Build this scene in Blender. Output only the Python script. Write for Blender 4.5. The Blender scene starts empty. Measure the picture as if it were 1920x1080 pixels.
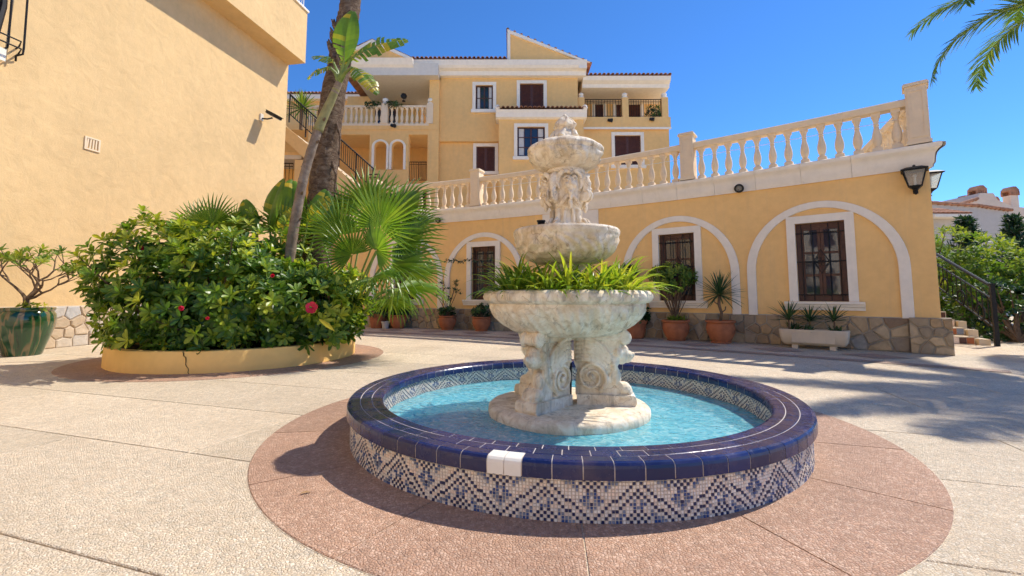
import bpy, math, random
import numpy as np
from mathutils import Vector, Matrix, Quaternion
random.seed(7); rng = random.Random(11)
R = math.radians; PI = math.pi
SC = bpy.context.scene; COL = SC.collection

# ---------------------------------------------------------------- camera, sky, sun, exposure
FPX = 853.33; PITCH = R(5.0); EYE = 1.0
cd = bpy.data.cameras.new('camera'); cam = bpy.data.objects.new('camera', cd); COL.objects.link(cam)
cd.sensor_fit = 'HORIZONTAL'; cd.sensor_width = 36; cd.lens = 16; cd.shift_y = -60/1920
cd.clip_start = 0.05; cd.clip_end = 4000
cam.location = (0, 0, EYE); cam.rotation_euler = (R(90)+PITCH, 0, 0); SC.camera = cam
SUN = Vector((.56, .28, .78)).normalized()
wd = bpy.data.worlds.new('World'); SC.world = wd; wd.use_nodes = True
nt = wd.node_tree; bg = nt.nodes['Background']; sky = nt.nodes.new('ShaderNodeTexSky')
sky.sky_type = 'NISHITA'; sky.sun_disc = False
sky.sun_elevation = math.asin(SUN.z); sky.sun_rotation = math.atan2(SUN.x, SUN.y)
sky.air_density = 1.0; sky.dust_density = 0.0; sky.ozone_density = 10; sky.altitude = 2500
hs_ = nt.nodes.new('ShaderNodeHueSaturation'); hs_.inputs['Saturation'].default_value = 1.10; hs_.inputs['Value'].default_value = 1.2; hs_.inputs['Hue'].default_value = .501
nt.links.new(sky.outputs[0], hs_.inputs['Color']); nt.links.new(hs_.outputs[0], bg.inputs[0]); bg.inputs[1].default_value = 0.108
sl = bpy.data.lights.new('sun', 'SUN'); so = bpy.data.objects.new('sun', sl); COL.objects.link(so)
sl.energy = 3.1; sl.angle = R(0.55); sl.color = (1, .93, .82); so.rotation_euler = (-SUN).to_track_quat('-Z', 'Y').to_euler()
so.location = SUN*60
vs = SC.view_settings; vs.view_transform = 'Standard'; vs.look = 'None'; vs.exposure = 0.82; vs.gamma = 1
SC.cycles.max_bounces = 6; SC.cycles.diffuse_bounces = 4; SC.cycles.glossy_bounces = 3; SC.cycles.transparent_max_bounces = 6; SC.cycles.use_adaptive_sampling = True; SC.cycles.adaptive_threshold = .03; SC.cycles.sample_clamp_indirect = 6

# ---------------------------------------------------------------- pixel -> world (photo is 1920 x 1080)
def ray(x, y):
    dx = (x-960)/FPX; dz = (480-y)/FPX
    return Vector((dx, math.cos(PITCH)-dz*math.sin(PITCH), math.sin(PITCH)+dz*math.cos(PITCH)))
def at(x, y, Y):
    r = ray(x, y); return r*(Y/r.y)+Vector((0, 0, EYE))
def gnd(x, y, z=0.):
    r = ray(x, y); return r*((z-EYE)/r.z)+Vector((0, 0, EYE))

# ---------------------------------------------------------------- materials
MAT = {}
class NT:
    def __init__(s, name):
        s.m = bpy.data.materials.new(name); s.m.use_nodes = True; s.t = s.m.node_tree
        s.b = s.t.nodes['Principled BSDF']; s.o = s.t.nodes['Material Output']
        MAT[name] = s.m
    def n(s, typ, **kw):
        d = s.t.nodes.new('ShaderNode'+typ)
        for k, v in kw.items():
            if k.startswith('i_'):
                key = k[2:]; key = int(key) if key.isdigit() else key
                d.inputs[key].default_value = v
            else: setattr(d, k, v)
        return d
    def l(s, a, b): s.t.links.new(a, b)
    def pos(s, obj=False, scale=None):
        o = s.n('TexCoord').outputs['Object'] if obj else s.n('NewGeometry').outputs['Position']
        if scale:
            mp = s.n('Mapping'); s.l(o, mp.inputs[0]); mp.inputs['Scale'].default_value = scale; o = mp.outputs[0]
        return o
    def noise(s, vec, scale, detail=4, rough=.55, dist=0.):
        d = s.n('TexNoise'); s.l(vec, d.inputs['Vector']); d.inputs['Scale'].default_value = scale
        d.inputs['Detail'].default_value = detail; d.inputs['Roughness'].default_value = rough; d.inputs['Distortion'].default_value = dist
        return d.outputs['Fac']
    def ramp(s, fac, stops, interp='LINEAR'):
        d = s.n('ValToRGB'); s.l(fac, d.inputs[0]); e = d.color_ramp.elements; d.color_ramp.interpolation = interp
        while len(e) < len(stops): e.new(.5)
        for q, (p, c) in zip(e, stops):
            q.position = p; q.color = (*c, 1) if len(c) == 3 else c
        return d.outputs[0]
    def mix(s, a, b, fac, mode='MIX'):
        d = s.n('MixRGB', blend_type=mode)
        for k, v in ((1, a), (2, b), (0, fac)):
            if hasattr(v, 'is_linked'): s.l(v, d.inputs[k])
            else: d.inputs[k].default_value = (*v, 1) if isinstance(v, tuple) else v
        return d.outputs[0]
    def math(s, op, a, b=0.):
        d = s.n('Math', operation=op)
        for k, v in ((0, a), (1, b)):
            if hasattr(v, 'is_linked'): s.l(v, d.inputs[k])
            else: d.inputs[k].default_value = v
        return d.outputs[0]
    def bump(s, h, strength=.3, dist=.01, normal=None):
        d = s.n('Bump'); s.l(h, d.inputs['Height']); d.inputs['Strength'].default_value = strength; d.inputs['Distance'].default_value = dist
        if normal is not None: s.l(normal, d.inputs['Normal'])
        s.l(d.outputs[0], s.b.inputs['Normal']); return d.outputs[0]
    def col(s, c):
        if hasattr(c, 'is_linked'): s.l(c, s.b.inputs['Base Color'])
        else: s.b.inputs['Base Color'].default_value = (*c, 1)
    def set(s, rough=None, spec=None, metal=None, coat=None):
        if rough is not None: s.b.inputs['Roughness'].default_value = rough
        if spec is not None: s.b.inputs['Specular IOR Level'].default_value = spec
        if metal is not None: s.b.inputs['Metallic'].default_value = metal
        if coat is not None: s.b.inputs['Coat Weight'].default_value = coat

def sc(c, k): return tuple(min(1, x*k) for x in c)
def stucco(name, c, big=.10, bump=.35, streak=.0):
    m = NT(name); p = m.pos()
    a = m.noise(p, .7, 5, .6); b = m.noise(p, 6, 5, .65)
    base = m.ramp(a, [(.3, sc(c, 1-big)), (.7, sc(c, 1+big*.6))])
    base = m.mix(base, m.ramp(b, [(.35, sc(c, .88)), (.65, sc(c, 1.06))]), .4)
    if streak:
        q = m.pos(scale=(3.5, 3.5, .22)); st = m.noise(q, 1.6, 5, .7)
        base = m.mix(base, (.42, .36, .28), m.math('MULTIPLY', m.ramp(st, [(.52, (0,)*3), (.78, (1,)*3)]), streak))
    m.col(base); m.set(.9, .2)
    h = m.math('ADD', m.math('MULTIPLY', m.noise(p, 3.2, 3, .5, .6), 1.0), m.math('MULTIPLY', m.noise(p, 38, 4, .7), .28))
    m.bump(h, bump, .03); return m.m
stucco('stucco_left', (.77, .53, .26), .14, .62, .10)
stucco('stucco_facade', (.96, .60, .24), .12, .22, .18)
stucco('stucco_main', (.90, .56, .22), .12, .18, .14)
stucco('plaster_white', (.93, .84, .70), .05, .14, .12)
stucco('plaster_grey', (.60, .53, .45), .08, .2, .25)
stucco('ceiling_plaster', (.74, .68, .58), .05, .12)
stucco('planter_paint', (.96, .60, .20), .08, .25, .0)
stucco('house_beige', (.80, .62, .46), .10, .2, .2)
stucco('cast_stone', (.86, .68, .46), .10, .2, .16)
stucco('trough_stone', (.70, .58, .42), .14, .5, .25)

def pebbles(name, c0, c1, c2, scale):
    m = NT(name); p = m.pos()
    def vor(sca, feat='F1'):
        v = m.n('TexVoronoi', feature=feat); m.l(p, v.inputs['Vector']); v.inputs['Scale'].default_value = sca; return v
    v = vor(scale); e = vor(scale, 'DISTANCE_TO_EDGE'); v2 = vor(scale*2.1)
    sep = m.n('SeparateColor'); m.l(v.outputs['Color'], sep.inputs[0])
    base = m.ramp(sep.outputs[0], [(0, c0), (.45, c1), (.8, c2), (1, sc(c0, .62))])
    gap = m.ramp(e.outputs['Distance'], [(.0, (1,)*3), (.09, (0,)*3)])
    base = m.mix(base, sc(c1, .72), m.math('MULTIPLY', gap, .8))
    st = m.noise(p, .9, 6, .65)
    base = m.mix(base, m.mix(base, sc(c1, .70), .6), m.ramp(st, [(.42, (0,)*3), (.75, (1,)*3)]))
    fine = m.noise(p, 14, 4, .7)
    base = m.mix(base, m.ramp(fine, [(.3, (.78,)*3), (.7, (1.08,)*3)]), .8, 'MULTIPLY')
    oi = m.n('ObjectInfo'); base = m.mix(base, m.ramp(oi.outputs['Random'], [(0, (.88, .88, .87)), (.5, (1, .99, .98)), (1, (1.07, 1.06, 1.04))]), 1., 'MULTIPLY')
    m.col(base); m.set(.72, .35)
    h = m.math('ADD', m.ramp(e.outputs['Distance'], [(0, (0,)*3), (.28, (1,)*3)]), m.math('MULTIPLY', v2.outputs['Distance'], .5))
    m.bump(h, .7, .006); return m.m
pebbles('pebble_cream', (.83, .69, .50), (.72, .57, .395), (.89, .78, .61), 78)
pebbles('pebble_pink', (.60, .37, .25), (.47, .28, .185), (.69, .47, .34), 74)
pebbles('pebble_brown', (.58, .41, .31), (.52, .35, .26), (.62, .46, .36), 90)

def plain(name, c, rough=.6, spec=.4, metal=0, var=.12, nscale=8, bump=.1, bscale=40, obj=True, coat=0):
    m = NT(name); p = m.pos(obj)
    m.col(m.ramp(m.noise(p, nscale, 5, .6), [(.3, sc(c, 1-var)), (.7, sc(c, 1+var))])); m.set(rough, spec, metal, coat)
    if bump: m.bump(m.noise(p, bscale, 4, .6), bump, .006)
    return m.m
plain('iron', (.010, .010, .011), .55, .3, 0, .3, 20, .15, 60)
plain('wood_dark', (.085, .030, .018), .45, .45, 0, .3, 9, .2, 60)
plain('wood_shutter', (.10, .034, .020), .55, .35, 0, .22, 9, .2, 60)
plain('terracotta', (.42, .145, .062), .75, .3, 0, .22, 7, .3, 30)
plain('roof_clay', (.46, .22, .12), .85, .2, 0, .35, 2.5, .4, 12, False)
plain('soil', (.05, .035, .022), .95, .1, 0, .4, 12, .8, 30)
plain('grout_white', (.62, .54, .46), .95, .05, 0, .1, 20, .2, 60)
plain('mortar', (.42, .37, .30), .95, .1, 0, .15, 8, .4, 40)
plain('plastic_black', (.014, .014, .015), .5, .4, 0, .1, 9, 0)
plain('plastic_grey', (.30, .30, .31), .5, .4, 0, .1, 9, 0)
plain('bark_thin', (.17, .115, .075), .85, .2, 0, .35, 14, .5, 45)
plain('petiole', (.20, .27, .06), .5, .4, 0, .3, 8, .1, 40)
plain('curtain', (.62, .60, .56), .9, .1, 0, .1, 5, .2, 20)
plain('dry_leaf', (.40, .24, .11), .8, .2, 0, .4, 12, .3, 30)
plain('ceramic_white', (.80, .76, .68), .35, .5, 0, .05, 8, 0)
plain('letter_blue', (.02, .03, .08), .4, .4, 0, .1, 8, 0)

def stone_mat():
    m = NT('clad_stone'); p = m.pos(); oi = m.n('ObjectInfo')
    c = m.ramp(oi.outputs['Random'], [(0, (.28, .19, .12)), (.25, (.42, .29, .16)), (.5, (.52, .37, .21)), (.72, (.30, .24, .17)), (.88, (.56, .42, .25)), (1, (.40, .36, .31))])
    c = m.mix(c, m.ramp(m.noise(p, 9, 6, .65, .5), [(.25, (.62,)*3), (.75, (1.25,)*3)]), .75, 'MULTIPLY')
    m.col(c); m.set(.8, .3); m.bump(m.noise(p, 16, 6, .65), .6, .02)
stone_mat()
def stone_pale():
    m = NT('clad_stone_pale'); p = m.pos(); oi = m.n('ObjectInfo')
    c = m.ramp(oi.outputs['Random'], [(0, (.52, .40, .27)), (.4, (.60, .46, .31)), (.75, (.64, .52, .38)), (1, (.52, .50, .47))])
    c = m.mix(c, m.ramp(m.noise(p, 9, 6, .65, .5), [(.25, (.75,)*3), (.75, (1.15,)*3)]), .7, 'MULTIPLY')
    m.col(c); m.set(.85, .2); m.bump(m.noise(p, 16, 6, .65), .6, .02)
stone_pale()
plain('mortar_pale', (.60, .50, .38), .95, .1, 0, .12, 8, .4, 40)
plain('sheath', (.30, .27, .11), .6, .3, 0, .3, 7, .3, 30)
def tile_mat():
    m = NT('tile_blue'); p = m.pos(); oi = m.n('ObjectInfo')
    c = m.ramp(oi.outputs['Random'], [(0, (.008, .014, .065)), (.5, (.010, .020, .105)), (.8, (.018, .020, .07)), (1, (.014, .030, .14))])
    c = m.mix(c, (.12, .085, .10), m.math('MULTIPLY', m.ramp(m.noise(p, 5, 5, .7), [(.48, (0,)*3), (.8, (1,)*3)]), .55))
    m.col(c); m.b.inputs['Roughness'].default_value = .16; m.set(None, .4, None, .0)
    m.l(m.ramp(m.noise(p, 13, 5, .7), [(.3, (.10,)*3), (.75, (.38,)*3)]), m.b.inputs['Roughness'])
    m.bump(m.noise(p, 22, 2, .5), .08, .006)
tile_mat()
for nm, c in (('mosaic_white', (.82, .74, .66)), ('mosaic_cream', (.80, .66, .55)), ('mosaic_grey', (.70, .66, .62)), ('mosaic_navy', (.018, .028, .095)),
              ('mosaic_blue', (.035, .08, .24)), ('mosaic_slate', (.20, .24, .33))):
    plain(nm, c, .35, .5, 0, .25, 60, .1, 90, False)

def marble():
    m = NT('weathered_stone'); p = m.pos()
    n1 = m.noise(p, 2.6, 8, .62, .6); n2 = m.noise(p, 11, 8, .68, 1.0); n3 = m.noise(p, 42, 5, .7)
    c = m.ramp(n2, [(.22, (.44, .32, .19)), (.42, (.74, .61, .44)), (.58, (.87, .77, .61)), (.8, (.90, .83, .71))])
    c = m.mix(c, (.50, .36, .20), m.math('MULTIPLY', m.ramp(n1, [(.48, (0,)*3), (.68, (1,)*3)]), .68))
    c = m.mix(c, (.22, .19, .15), m.math('MULTIPLY', m.ramp(n3, [(.60, (0,)*3), (.74, (1,)*3)]), .55))
    q = m.pos(scale=(5, 5, .55)); drip = m.noise(q, 2.2, 6, .7, .3)
    c = m.mix(c, (.33, .27, .20), m.math('MULTIPLY', m.ramp(drip, [(.53, (0,)*3), (.66, (1,)*3)]), .7))
    alg = m.noise(p, 3.1, 4, .6, .2)
    c = m.mix(c, (.46, .40, .18), m.math('MULTIPLY', m.ramp(alg, [(.62, (0,)*3), (.8, (1,)*3)]), .25))
    v = m.n('TexVoronoi', feature='DISTANCE_TO_EDGE'); w = m.n('VectorMath', operation='ADD'); m.l(p, w.inputs[0])
    nz = m.n('TexNoise'); m.l(p, nz.inputs['Vector']); nz.inputs['Scale'].default_value = 5; m.l(nz.outputs['Color'], w.inputs[1])
    m.l(w.outputs[0], v.inputs['Vector']); v.inputs['Scale'].default_value = 1.3
    crack = m.ramp(v.outputs['Distance'], [(0, (1,)*3), (.007, (0,)*3)])
    c = m.mix(c, (.26, .16, .09), m.math('MULTIPLY', crack, .6))
    m.col(c); m.set(.75, .3)
    h = m.math('ADD', m.math('MULTIPLY', n2, .8), m.math('SUBTRACT', m.math('MULTIPLY', n3, .35), m.math('MULTIPLY', crack, .4)))
    m.bump(h, .55, .015)
marble()
def glazed():
    m = NT('glazed_green'); tc = m.n('TexCoord'); sp = m.n('SeparateXYZ'); m.l(tc.outputs['Object'], sp.inputs[0])
    ang = m.math('ARCTAN2', sp.outputs[1], sp.outputs[0]); cb = m.n('CombineXYZ'); m.l(m.math('MULTIPLY', ang, 1.9), cb.inputs[0]); m.l(m.math('MULTIPLY', sp.outputs[2], .8), cb.inputs[1])
    st = m.noise(cb.outputs[0], 1.3, 2, .5, .4)
    c = m.ramp(st, [(.28, (.16, .12, .055)), (.33, (.006, .045, .016)), (.48, (.010, .07, .022)), (.51, (.20, .15, .07)), (.55, (.16, .12, .055)), (.58, (.012, .075, .024)), (.72, (.005, .03, .012))])
    m.col(c); m.set(.12, .5, 0, .5)
glazed()
def glass():
    m = NT('window_glass'); m.col((.018, .03, .05)); m.set(.04, .9); m.bump(m.noise(m.pos(), 2.2, 2, .5), .05, .05)
    m = NT('lamp_glass'); m.col((.75, .72, .64)); m.set(.25, .5); m.b.inputs['Transmission Weight'].default_value = .75
glass()
def water():
    m = NT('pool_water'); p = m.pos()
    gl = m.n('BsdfGlossy'); gl.inputs['Roughness'].default_value = .03; gl.inputs['Color'].default_value = (1, 1, 1, 1)
    tr = m.n('BsdfTransparent'); tr.inputs['Color'].default_value = (.80, .95, .98, 1)
    fr = m.n('Fresnel'); fr.inputs['IOR'].default_value = 1.33
    bp = m.n('Bump'); m.l(m.math('ADD', m.noise(p, 9, 3, .5, .8), m.math('MULTIPLY', m.noise(p, 26, 2, .5, .4), .3)), bp.inputs['Height'])
    bp.inputs['Strength'].default_value = .5; bp.inputs['Distance'].default_value = .018
    m.l(bp.outputs[0], gl.inputs['Normal']); m.l(bp.outputs[0], fr.inputs['Normal'])
    df = m.n('BsdfDiffuse'); m.l(m.ramp(m.noise(p, 10, 4, .55, 2.6), [(.34, (.10, .45, .60)), (.5, (.19, .60, .72)), (.60, (.34, .73, .81)), (.68, (.58, .86, .90))]), df.inputs['Color']); m.l(bp.outputs[0], df.inputs['Normal'])
    m2 = m.n('MixShader'); m2.inputs[0].default_value = .55; m.l(tr.outputs[0], m2.inputs[1]); m.l(df.outputs[0], m2.inputs[2])
    mx = m.n('MixShader'); m.l(fr.outputs[0], mx.inputs[0]); m.l(m2.outputs[0], mx.inputs[1]); m.l(gl.outputs[0], mx.inputs[2])
    m.l(mx.outputs[0], m.o.inputs['Surface'])
    m = NT('basin_blue'); p = m.pos()
    v = m.noise(p, 7, 3, .55, 1.6)
    m.col(m.ramp(v, [(.3, (.13, .50, .62)), (.5, (.20, .60, .70)), (.62, (.34, .72, .78)), (.7, (.22, .62, .71))])); m.set(.6, .3)
water()
def leafmat(name, stops, trans=.35, rough=.42, tcol=None):
    m = NT(name); a = m.n('Attribute', attribute_name='rnd'); c = m.ramp(a.outputs['Fac'], stops)
    p = m.pos(); c = m.mix(c, m.ramp(m.noise(p, 5, 3, .6), [(.3, (.75,)*3), (.7, (1.2,)*3)]), .6, 'MULTIPLY')
    m.col(c); m.set(rough, .45)
    t = m.n('BsdfTranslucent'); m.l(m.mix(c, tcol or (.9, 1, .35), 1, 'MULTIPLY') if tcol else m.mix(c, (1.8, 1.7, .8), 1, 'MULTIPLY'), t.inputs['Color'])
    mx = m.n('MixShader'); mx.inputs[0].default_value = trans
    m.l(m.b.outputs[0], mx.inputs[1]); m.l(t.outputs[0], mx.inputs[2]); m.l(mx.outputs[0], m.o.inputs['Surface'])
leafmat('leaf_shrub', [(0, (.026, .075, .013)), (.42, (.07, .155, .02)), (.70, (.18, .29, .028)), (1, (.40, .45, .05))], .38, .36)
leafmat('leaf_dark', [(0, (.015, .045, .014)), (.6, (.028, .075, .02)), (1, (.07, .14, .03))], .22, .38)
leafmat('leaf_fan', [(0, (.08, .17, .02)), (.5, (.16, .28, .03)), (1, (.32, .41, .06))], .42, .40)
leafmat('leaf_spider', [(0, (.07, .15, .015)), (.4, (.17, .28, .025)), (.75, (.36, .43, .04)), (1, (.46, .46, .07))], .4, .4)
leafmat('leaf_banana', [(0, (.07, .17, .02)), (.55, (.14, .26, .03)), (.8, (.28, .33, .03)), (1, (.48, .40, .03))], .42, .35)
leafmat('leaf_hedge', [(0, (.04, .10, .015)), (.5, (.11, .20, .025)), (1, (.28, .33, .045))], .36, .6)
leafmat('leaf_yucca', [(0, (.018, .055, .02)), (1, (.06, .12, .04))], .2, .38)
leafmat('petal_red', [(0, (.55, .012, .045)), (1, (.72, .03, .09))], .3, .5, (1, .6, .6))
def bark():
    m = NT('palm_bark'); p = m.pos(scale=(1, 1, 2.2))
    n = m.noise(p, 7, 7, .7, .8)
    c = m.ramp(n, [(.28, (.055, .035, .022)), (.48, (.15, .095, .06)), (.62, (.25, .18, .12)), (.78, (.33, .26, .19))])
    m.col(c); m.set(.9, .15); m.bump(m.noise(p, 15, 7, .72, .6), .9, .03)
    m = NT('strelitzia_bark'); p = m.pos()
    c = m.ramp(m.noise(p, 8, 6, .65, .6), [(.3, (.16, .115, .08)), (.55, (.28, .21, .155)), (.75, (.38, .31, .25))])
    m.col(c); m.set(.85, .2); m.bump(m.noise(p, 24, 5, .7), .5, .015)
bark()

# ---------------------------------------------------------------- mesh helpers
WL = {}                                             # world location of every object used as a parent
def wloc(o): return WL.get(o.name, Vector((0, 0, 0))) if o else Vector((0, 0, 0))
def tag(o, label=None, cat=None, group=None, kind=None):
    for k, v in (('label', label), ('category', cat), ('group', group), ('kind', kind)):
        if v: o[k] = v
    return o
def thing(name, loc, label, cat, group=None, rz=0.):
    o = bpy.data.objects.new(name, None); COL.objects.link(o); o.location = loc; o.rotation_euler = (0, 0, rz)
    o.empty_display_size = .2; WL[o.name] = Vector(loc); return tag(o, label, cat, group)
class MB:
    def __init__(s): s.v = []; s.f = []; s.mi = []; s.r = []; s.cm = 0; s.cr = 0.
    def face(s, idx): s.f.append(idx); s.mi.append(s.cm); s.r.append(s.cr)
    def poly(s, pts):
        k = len(s.v); s.v.extend(Vector(p) for p in pts); s.face(tuple(range(k, k+len(pts))))
    def grid(s, rows, close=False, flip=False):
        k = len(s.v); n = len(rows[0])
        for r in rows: s.v.extend(Vector(p) for p in r)
        for i in range(len(rows)-1):
            for j in range(n if close else n-1):
                a = k+i*n+j; b = k+i*n+(j+1) % n; c = b+n; d = a+n
                s.face((a, d, c, b) if flip else (a, b, c, d))
        return k
    def box(s, x0, x1, y0, y1, z0, z1, F=None):
        P = [(x0, y0, z0), (x1, y0, z0), (x1, y1, z0), (x0, y1, z0), (x0, y0, z1), (x1, y0, z1), (x1, y1, z1), (x0, y1, z1)]
        k = len(s.v); s.v.extend(Vector(F(*p)) if F else Vector(p) for p in P)
        for q in ((0, 3, 2, 1), (4, 5, 6, 7), (0, 1, 5, 4), (1, 2, 6, 5), (2, 3, 7, 6), (3, 0, 4, 7)): s.face(tuple(k+i for i in q))
    def prism(s, poly, d0, d1, F):                   # 2D outline (u, v) between depths d0 and d1, mapped by F(u, v, d)
        k = len(s.v); n = len(poly)
        s.v.extend(Vector(F(u, v, d0)) for u, v in poly); s.v.extend(Vector(F(u, v, d1)) for u, v in poly)
        s.face(tuple(range(k, k+n))[::-1]); s.face(tuple(range(k+n, k+2*n)))
        for i in range(n): j = (i+1) % n; s.face((k+i, k+j, k+n+j, k+n+i))
    def tube(s, pts, rad, n=6, cap=True):
        pts = [Vector(p) for p in pts]; m = len(pts)
        if not hasattr(rad, '__len__'): rad = [rad]*m
        up = None; rows = []
        for i, p in enumerate(pts):
            t = (pts[min(i+1, m-1)]-pts[max(i-1, 0)]).normalized()
            if up is None: up = Vector((0, 0, 1)) if abs(t.z) < .9 else Vector((1, 0, 0))
            a = (up-t*up.dot(t)).normalized(); b = t.cross(a); up = a
            rows.append([p+(a*math.cos(2*PI*j/n)+b*math.sin(2*PI*j/n))*rad[i] for j in range(n)])
        k = s.grid(rows, True)
        if cap: s.face(tuple(range(k, k+n))[::-1]); s.face(tuple(range(k+(m-1)*n, k+m*n)))
    def lathe(s, prof, n=24, c=(0, 0, 0), fn=None, cap=True):
        c = Vector(c); rows = []
        for r, z in prof:
            row = []
            for j in range(n):
                a = 2*PI*j/n; q = fn(r, z, a) if fn else r
                row.append(c+Vector((q*math.cos(a), q*math.sin(a), z)))
            rows.append(row)
        k = s.grid(rows, True)
        if cap: s.face(tuple(range(k, k+n))[::-1]); s.face(tuple(range(k+(len(prof)-1)*n, k+len(prof)*n)))
    def ball(s, c, r, n=10, m=6):
        c = Vector(c); r = Vector((r, r, r)) if not hasattr(r, '__len__') else Vector(r)
        rows = [[c+Vector((r.x*math.sin(PI*(i+.02)/(m+.04))*math.cos(2*PI*j/n), r.y*math.sin(PI*(i+.02)/(m+.04))*math.sin(2*PI*j/n), -r.z*math.cos(PI*(i+.02)/(m+.04)))) for j in range(n)] for i in range(m+1)]
        k = s.grid(rows, True); s.face(tuple(range(k, k+n))[::-1]); s.face(tuple(range(k+m*n, k+m*n+n)))
    def mesh(s, name, mats, smooth=False):
        me = bpy.data.meshes.new(name); me.from_pydata([tuple(v) for v in s.v], [], s.f)
        for m in (mats if isinstance(mats, (list, tuple)) else [mats]): me.materials.append(MAT[m])
        if any(s.mi): me.polygons.foreach_set('material_index', s.mi)
        if any(s.r):
            a = me.attributes.new('rnd', 'FLOAT', 'FACE'); a.data.foreach_set('value', s.r)
        if smooth: me.polygons.foreach_set('use_smooth', [True]*len(me.polygons))
        me.update(); return me
    def build(s, name, mats, parent=None, smooth=False, local=False, kind=None, label=None, cat=None, group=None):
        if not local:                                # vertices are in world space: recentre on the base and place
            x = [v.x for v in s.v]; y = [v.y for v in s.v]; z = [v.z for v in s.v]
            c = Vector(((min(x)+max(x))/2, (min(y)+max(y))/2, min(z))); s.v = [v-c for v in s.v]
        else: c = wloc(parent)
        o = bpy.data.objects.new(name, s.mesh(name, mats, smooth)); COL.objects.link(o)
        if parent: o.parent = parent
        o.location = (c-wloc(parent)) if not local else (0, 0, 0); WL[o.name] = Vector(c)
        return tag(o, label, cat, group, kind)
def autosmooth(o, deg=40):
    me = o.data
    me.polygons.foreach_set('use_smooth', [True]*len(me.polygons))
    try: me.set_sharp_from_angle(angle=R(deg))
    except Exception: pass
    return o
def link_copy(src, parent, loc=None, rot=None, scale=None, mat=None):
    c = src.copy(); COL.objects.link(c); c.parent = parent
    if loc is not None: c.location = loc
    if rot is not None: c.rotation_euler = rot
    if scale is not None: c.scale = scale if hasattr(scale, '__len__') else (scale,)*3
    WL[c.name] = wloc(parent)+Vector(c.location); return c
def place_mesh(name, me, parent, M, kind=None):      # an object sharing mesh data at a world matrix
    o = bpy.data.objects.new(name, me); COL.objects.link(o)
    if parent: o.parent = parent
    o.matrix_local = Matrix.Translation(-wloc(parent)) @ M
    WL[o.name] = M.translation.copy(); return tag(o, kind=kind)
def frame(dirv, normal):                             # columns: side, dir, normal
    d = Vector(dirv).normalized(); n = Vector(normal); n = (n-d*n.dot(d)).normalized(); s_ = d.cross(n)
    return Matrix((s_, d, n)).transposed()
def remesh(mb, name, mat, parent, voxel, smooth_it=2, decim=None):
    o = mb.build(name, mat, parent, True)
    m = o.modifiers.new('r', 'REMESH'); m.mode = 'VOXEL'; m.voxel_size = voxel; m.use_smooth_shade = True
    if smooth_it:
        q = o.modifiers.new('s', 'SMOOTH'); q.iterations = smooth_it; q.factor = .5
    if decim:
        q = o.modifiers.new('d', 'DECIMATE'); q.ratio = decim
    bpy.context.view_layer.update(); dg = bpy.context.evaluated_depsgraph_get()
    me = bpy.data.meshes.new_from_object(o.evaluated_get(dg)); o.modifiers.clear(); o.data = me
    if not me.materials: me.materials.append(MAT[mat])
    me.polygons.foreach_set('use_smooth', [True]*len(me.polygons)); return o
def hole_wall(mb, F, u0, u1, v0, v1, holes, depth, du=None, flip=False):   # wall sheet with reveals round its openings; F(u, v, d), d outward
    us = {u0, u1}; vz = {v0, v1}
    for a, b, c, d in holes: us |= {a, b}; vz |= {c, d}
    if du:
        k = int((u1-u0)/du)+1; us |= {u0+(u1-u0)*i/k for i in range(k+1)}
    us = sorted(us); vz = sorted(vz)
    us = [u for i, u in enumerate(us) if i == 0 or u-us[i-1] > 1e-5]
    for i in range(len(us)-1):
        for j in range(len(vz)-1):
            cu = (us[i]+us[i+1])/2; cv = (vz[j]+vz[j+1])/2
            if any(a < cu < b and c < cv < d for a, b, c, d in holes): continue
            mb.poly([F(us[i], vz[j], 0), F(us[i+1], vz[j], 0), F(us[i+1], vz[j+1], 0), F(us[i], vz[j+1], 0)])
    for a, b, c, d in holes:
        for (p, q) in (((a, c), (b, c)), ((b, c), (b, d)), ((b, d), (a, d)), ((a, d), (a, c))):
            mb.poly([F(*p, 0), F(*p, -depth), F(*q, -depth), F(*q, 0)])
def clip_half(poly, p, n):
    out = []
    for i in range(len(poly)):
        a = poly[i]; b = poly[(i+1) % len(poly)]
        da = (a[0]-p[0])*n[0]+(a[1]-p[1])*n[1]; db = (b[0]-p[0])*n[0]+(b[1]-p[1])*n[1]
        if da <= 0: out.append(a)
        if da*db < 0:
            t = da/(da-db); out.append((a[0]+(b[0]-a[0])*t, a[1]+(b[1]-a[1])*t))
    return out
def rubble(u0, u1, v0, v1, size, gap, rg):           # irregular stone outlines filling a rectangle
    pts = []; nu = max(1, round((u1-u0)/size)); nv = max(1, round((v1-v0)/(size*.78)))
    for i in range(nu):
        for j in range(nv): pts.append((u0+(u1-u0)*(i+.5+rg.uniform(-.42, .42)+(.25 if j % 2 else -.25))/nu, v0+(v1-v0)*(j+.5+rg.uniform(-.36, .36))/nv))
    out = []
    for i, p in enumerate(pts):
        poly = [(u0, v0), (u1, v0), (u1, v1), (u0, v1)]
        for j, q in enumerate(pts):
            if i == j: continue
            d = (q[0]-p[0], q[1]-p[1]); L = math.hypot(*d)
            if L > size*4: continue
            poly = clip_half(poly, ((p[0]+q[0])/2-d[0]/L*gap/2, (p[1]+q[1])/2-d[1]/L*gap/2), d)
            if len(poly) < 3: break
        if len(poly) >= 3: out.append(poly)
    return out
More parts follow.
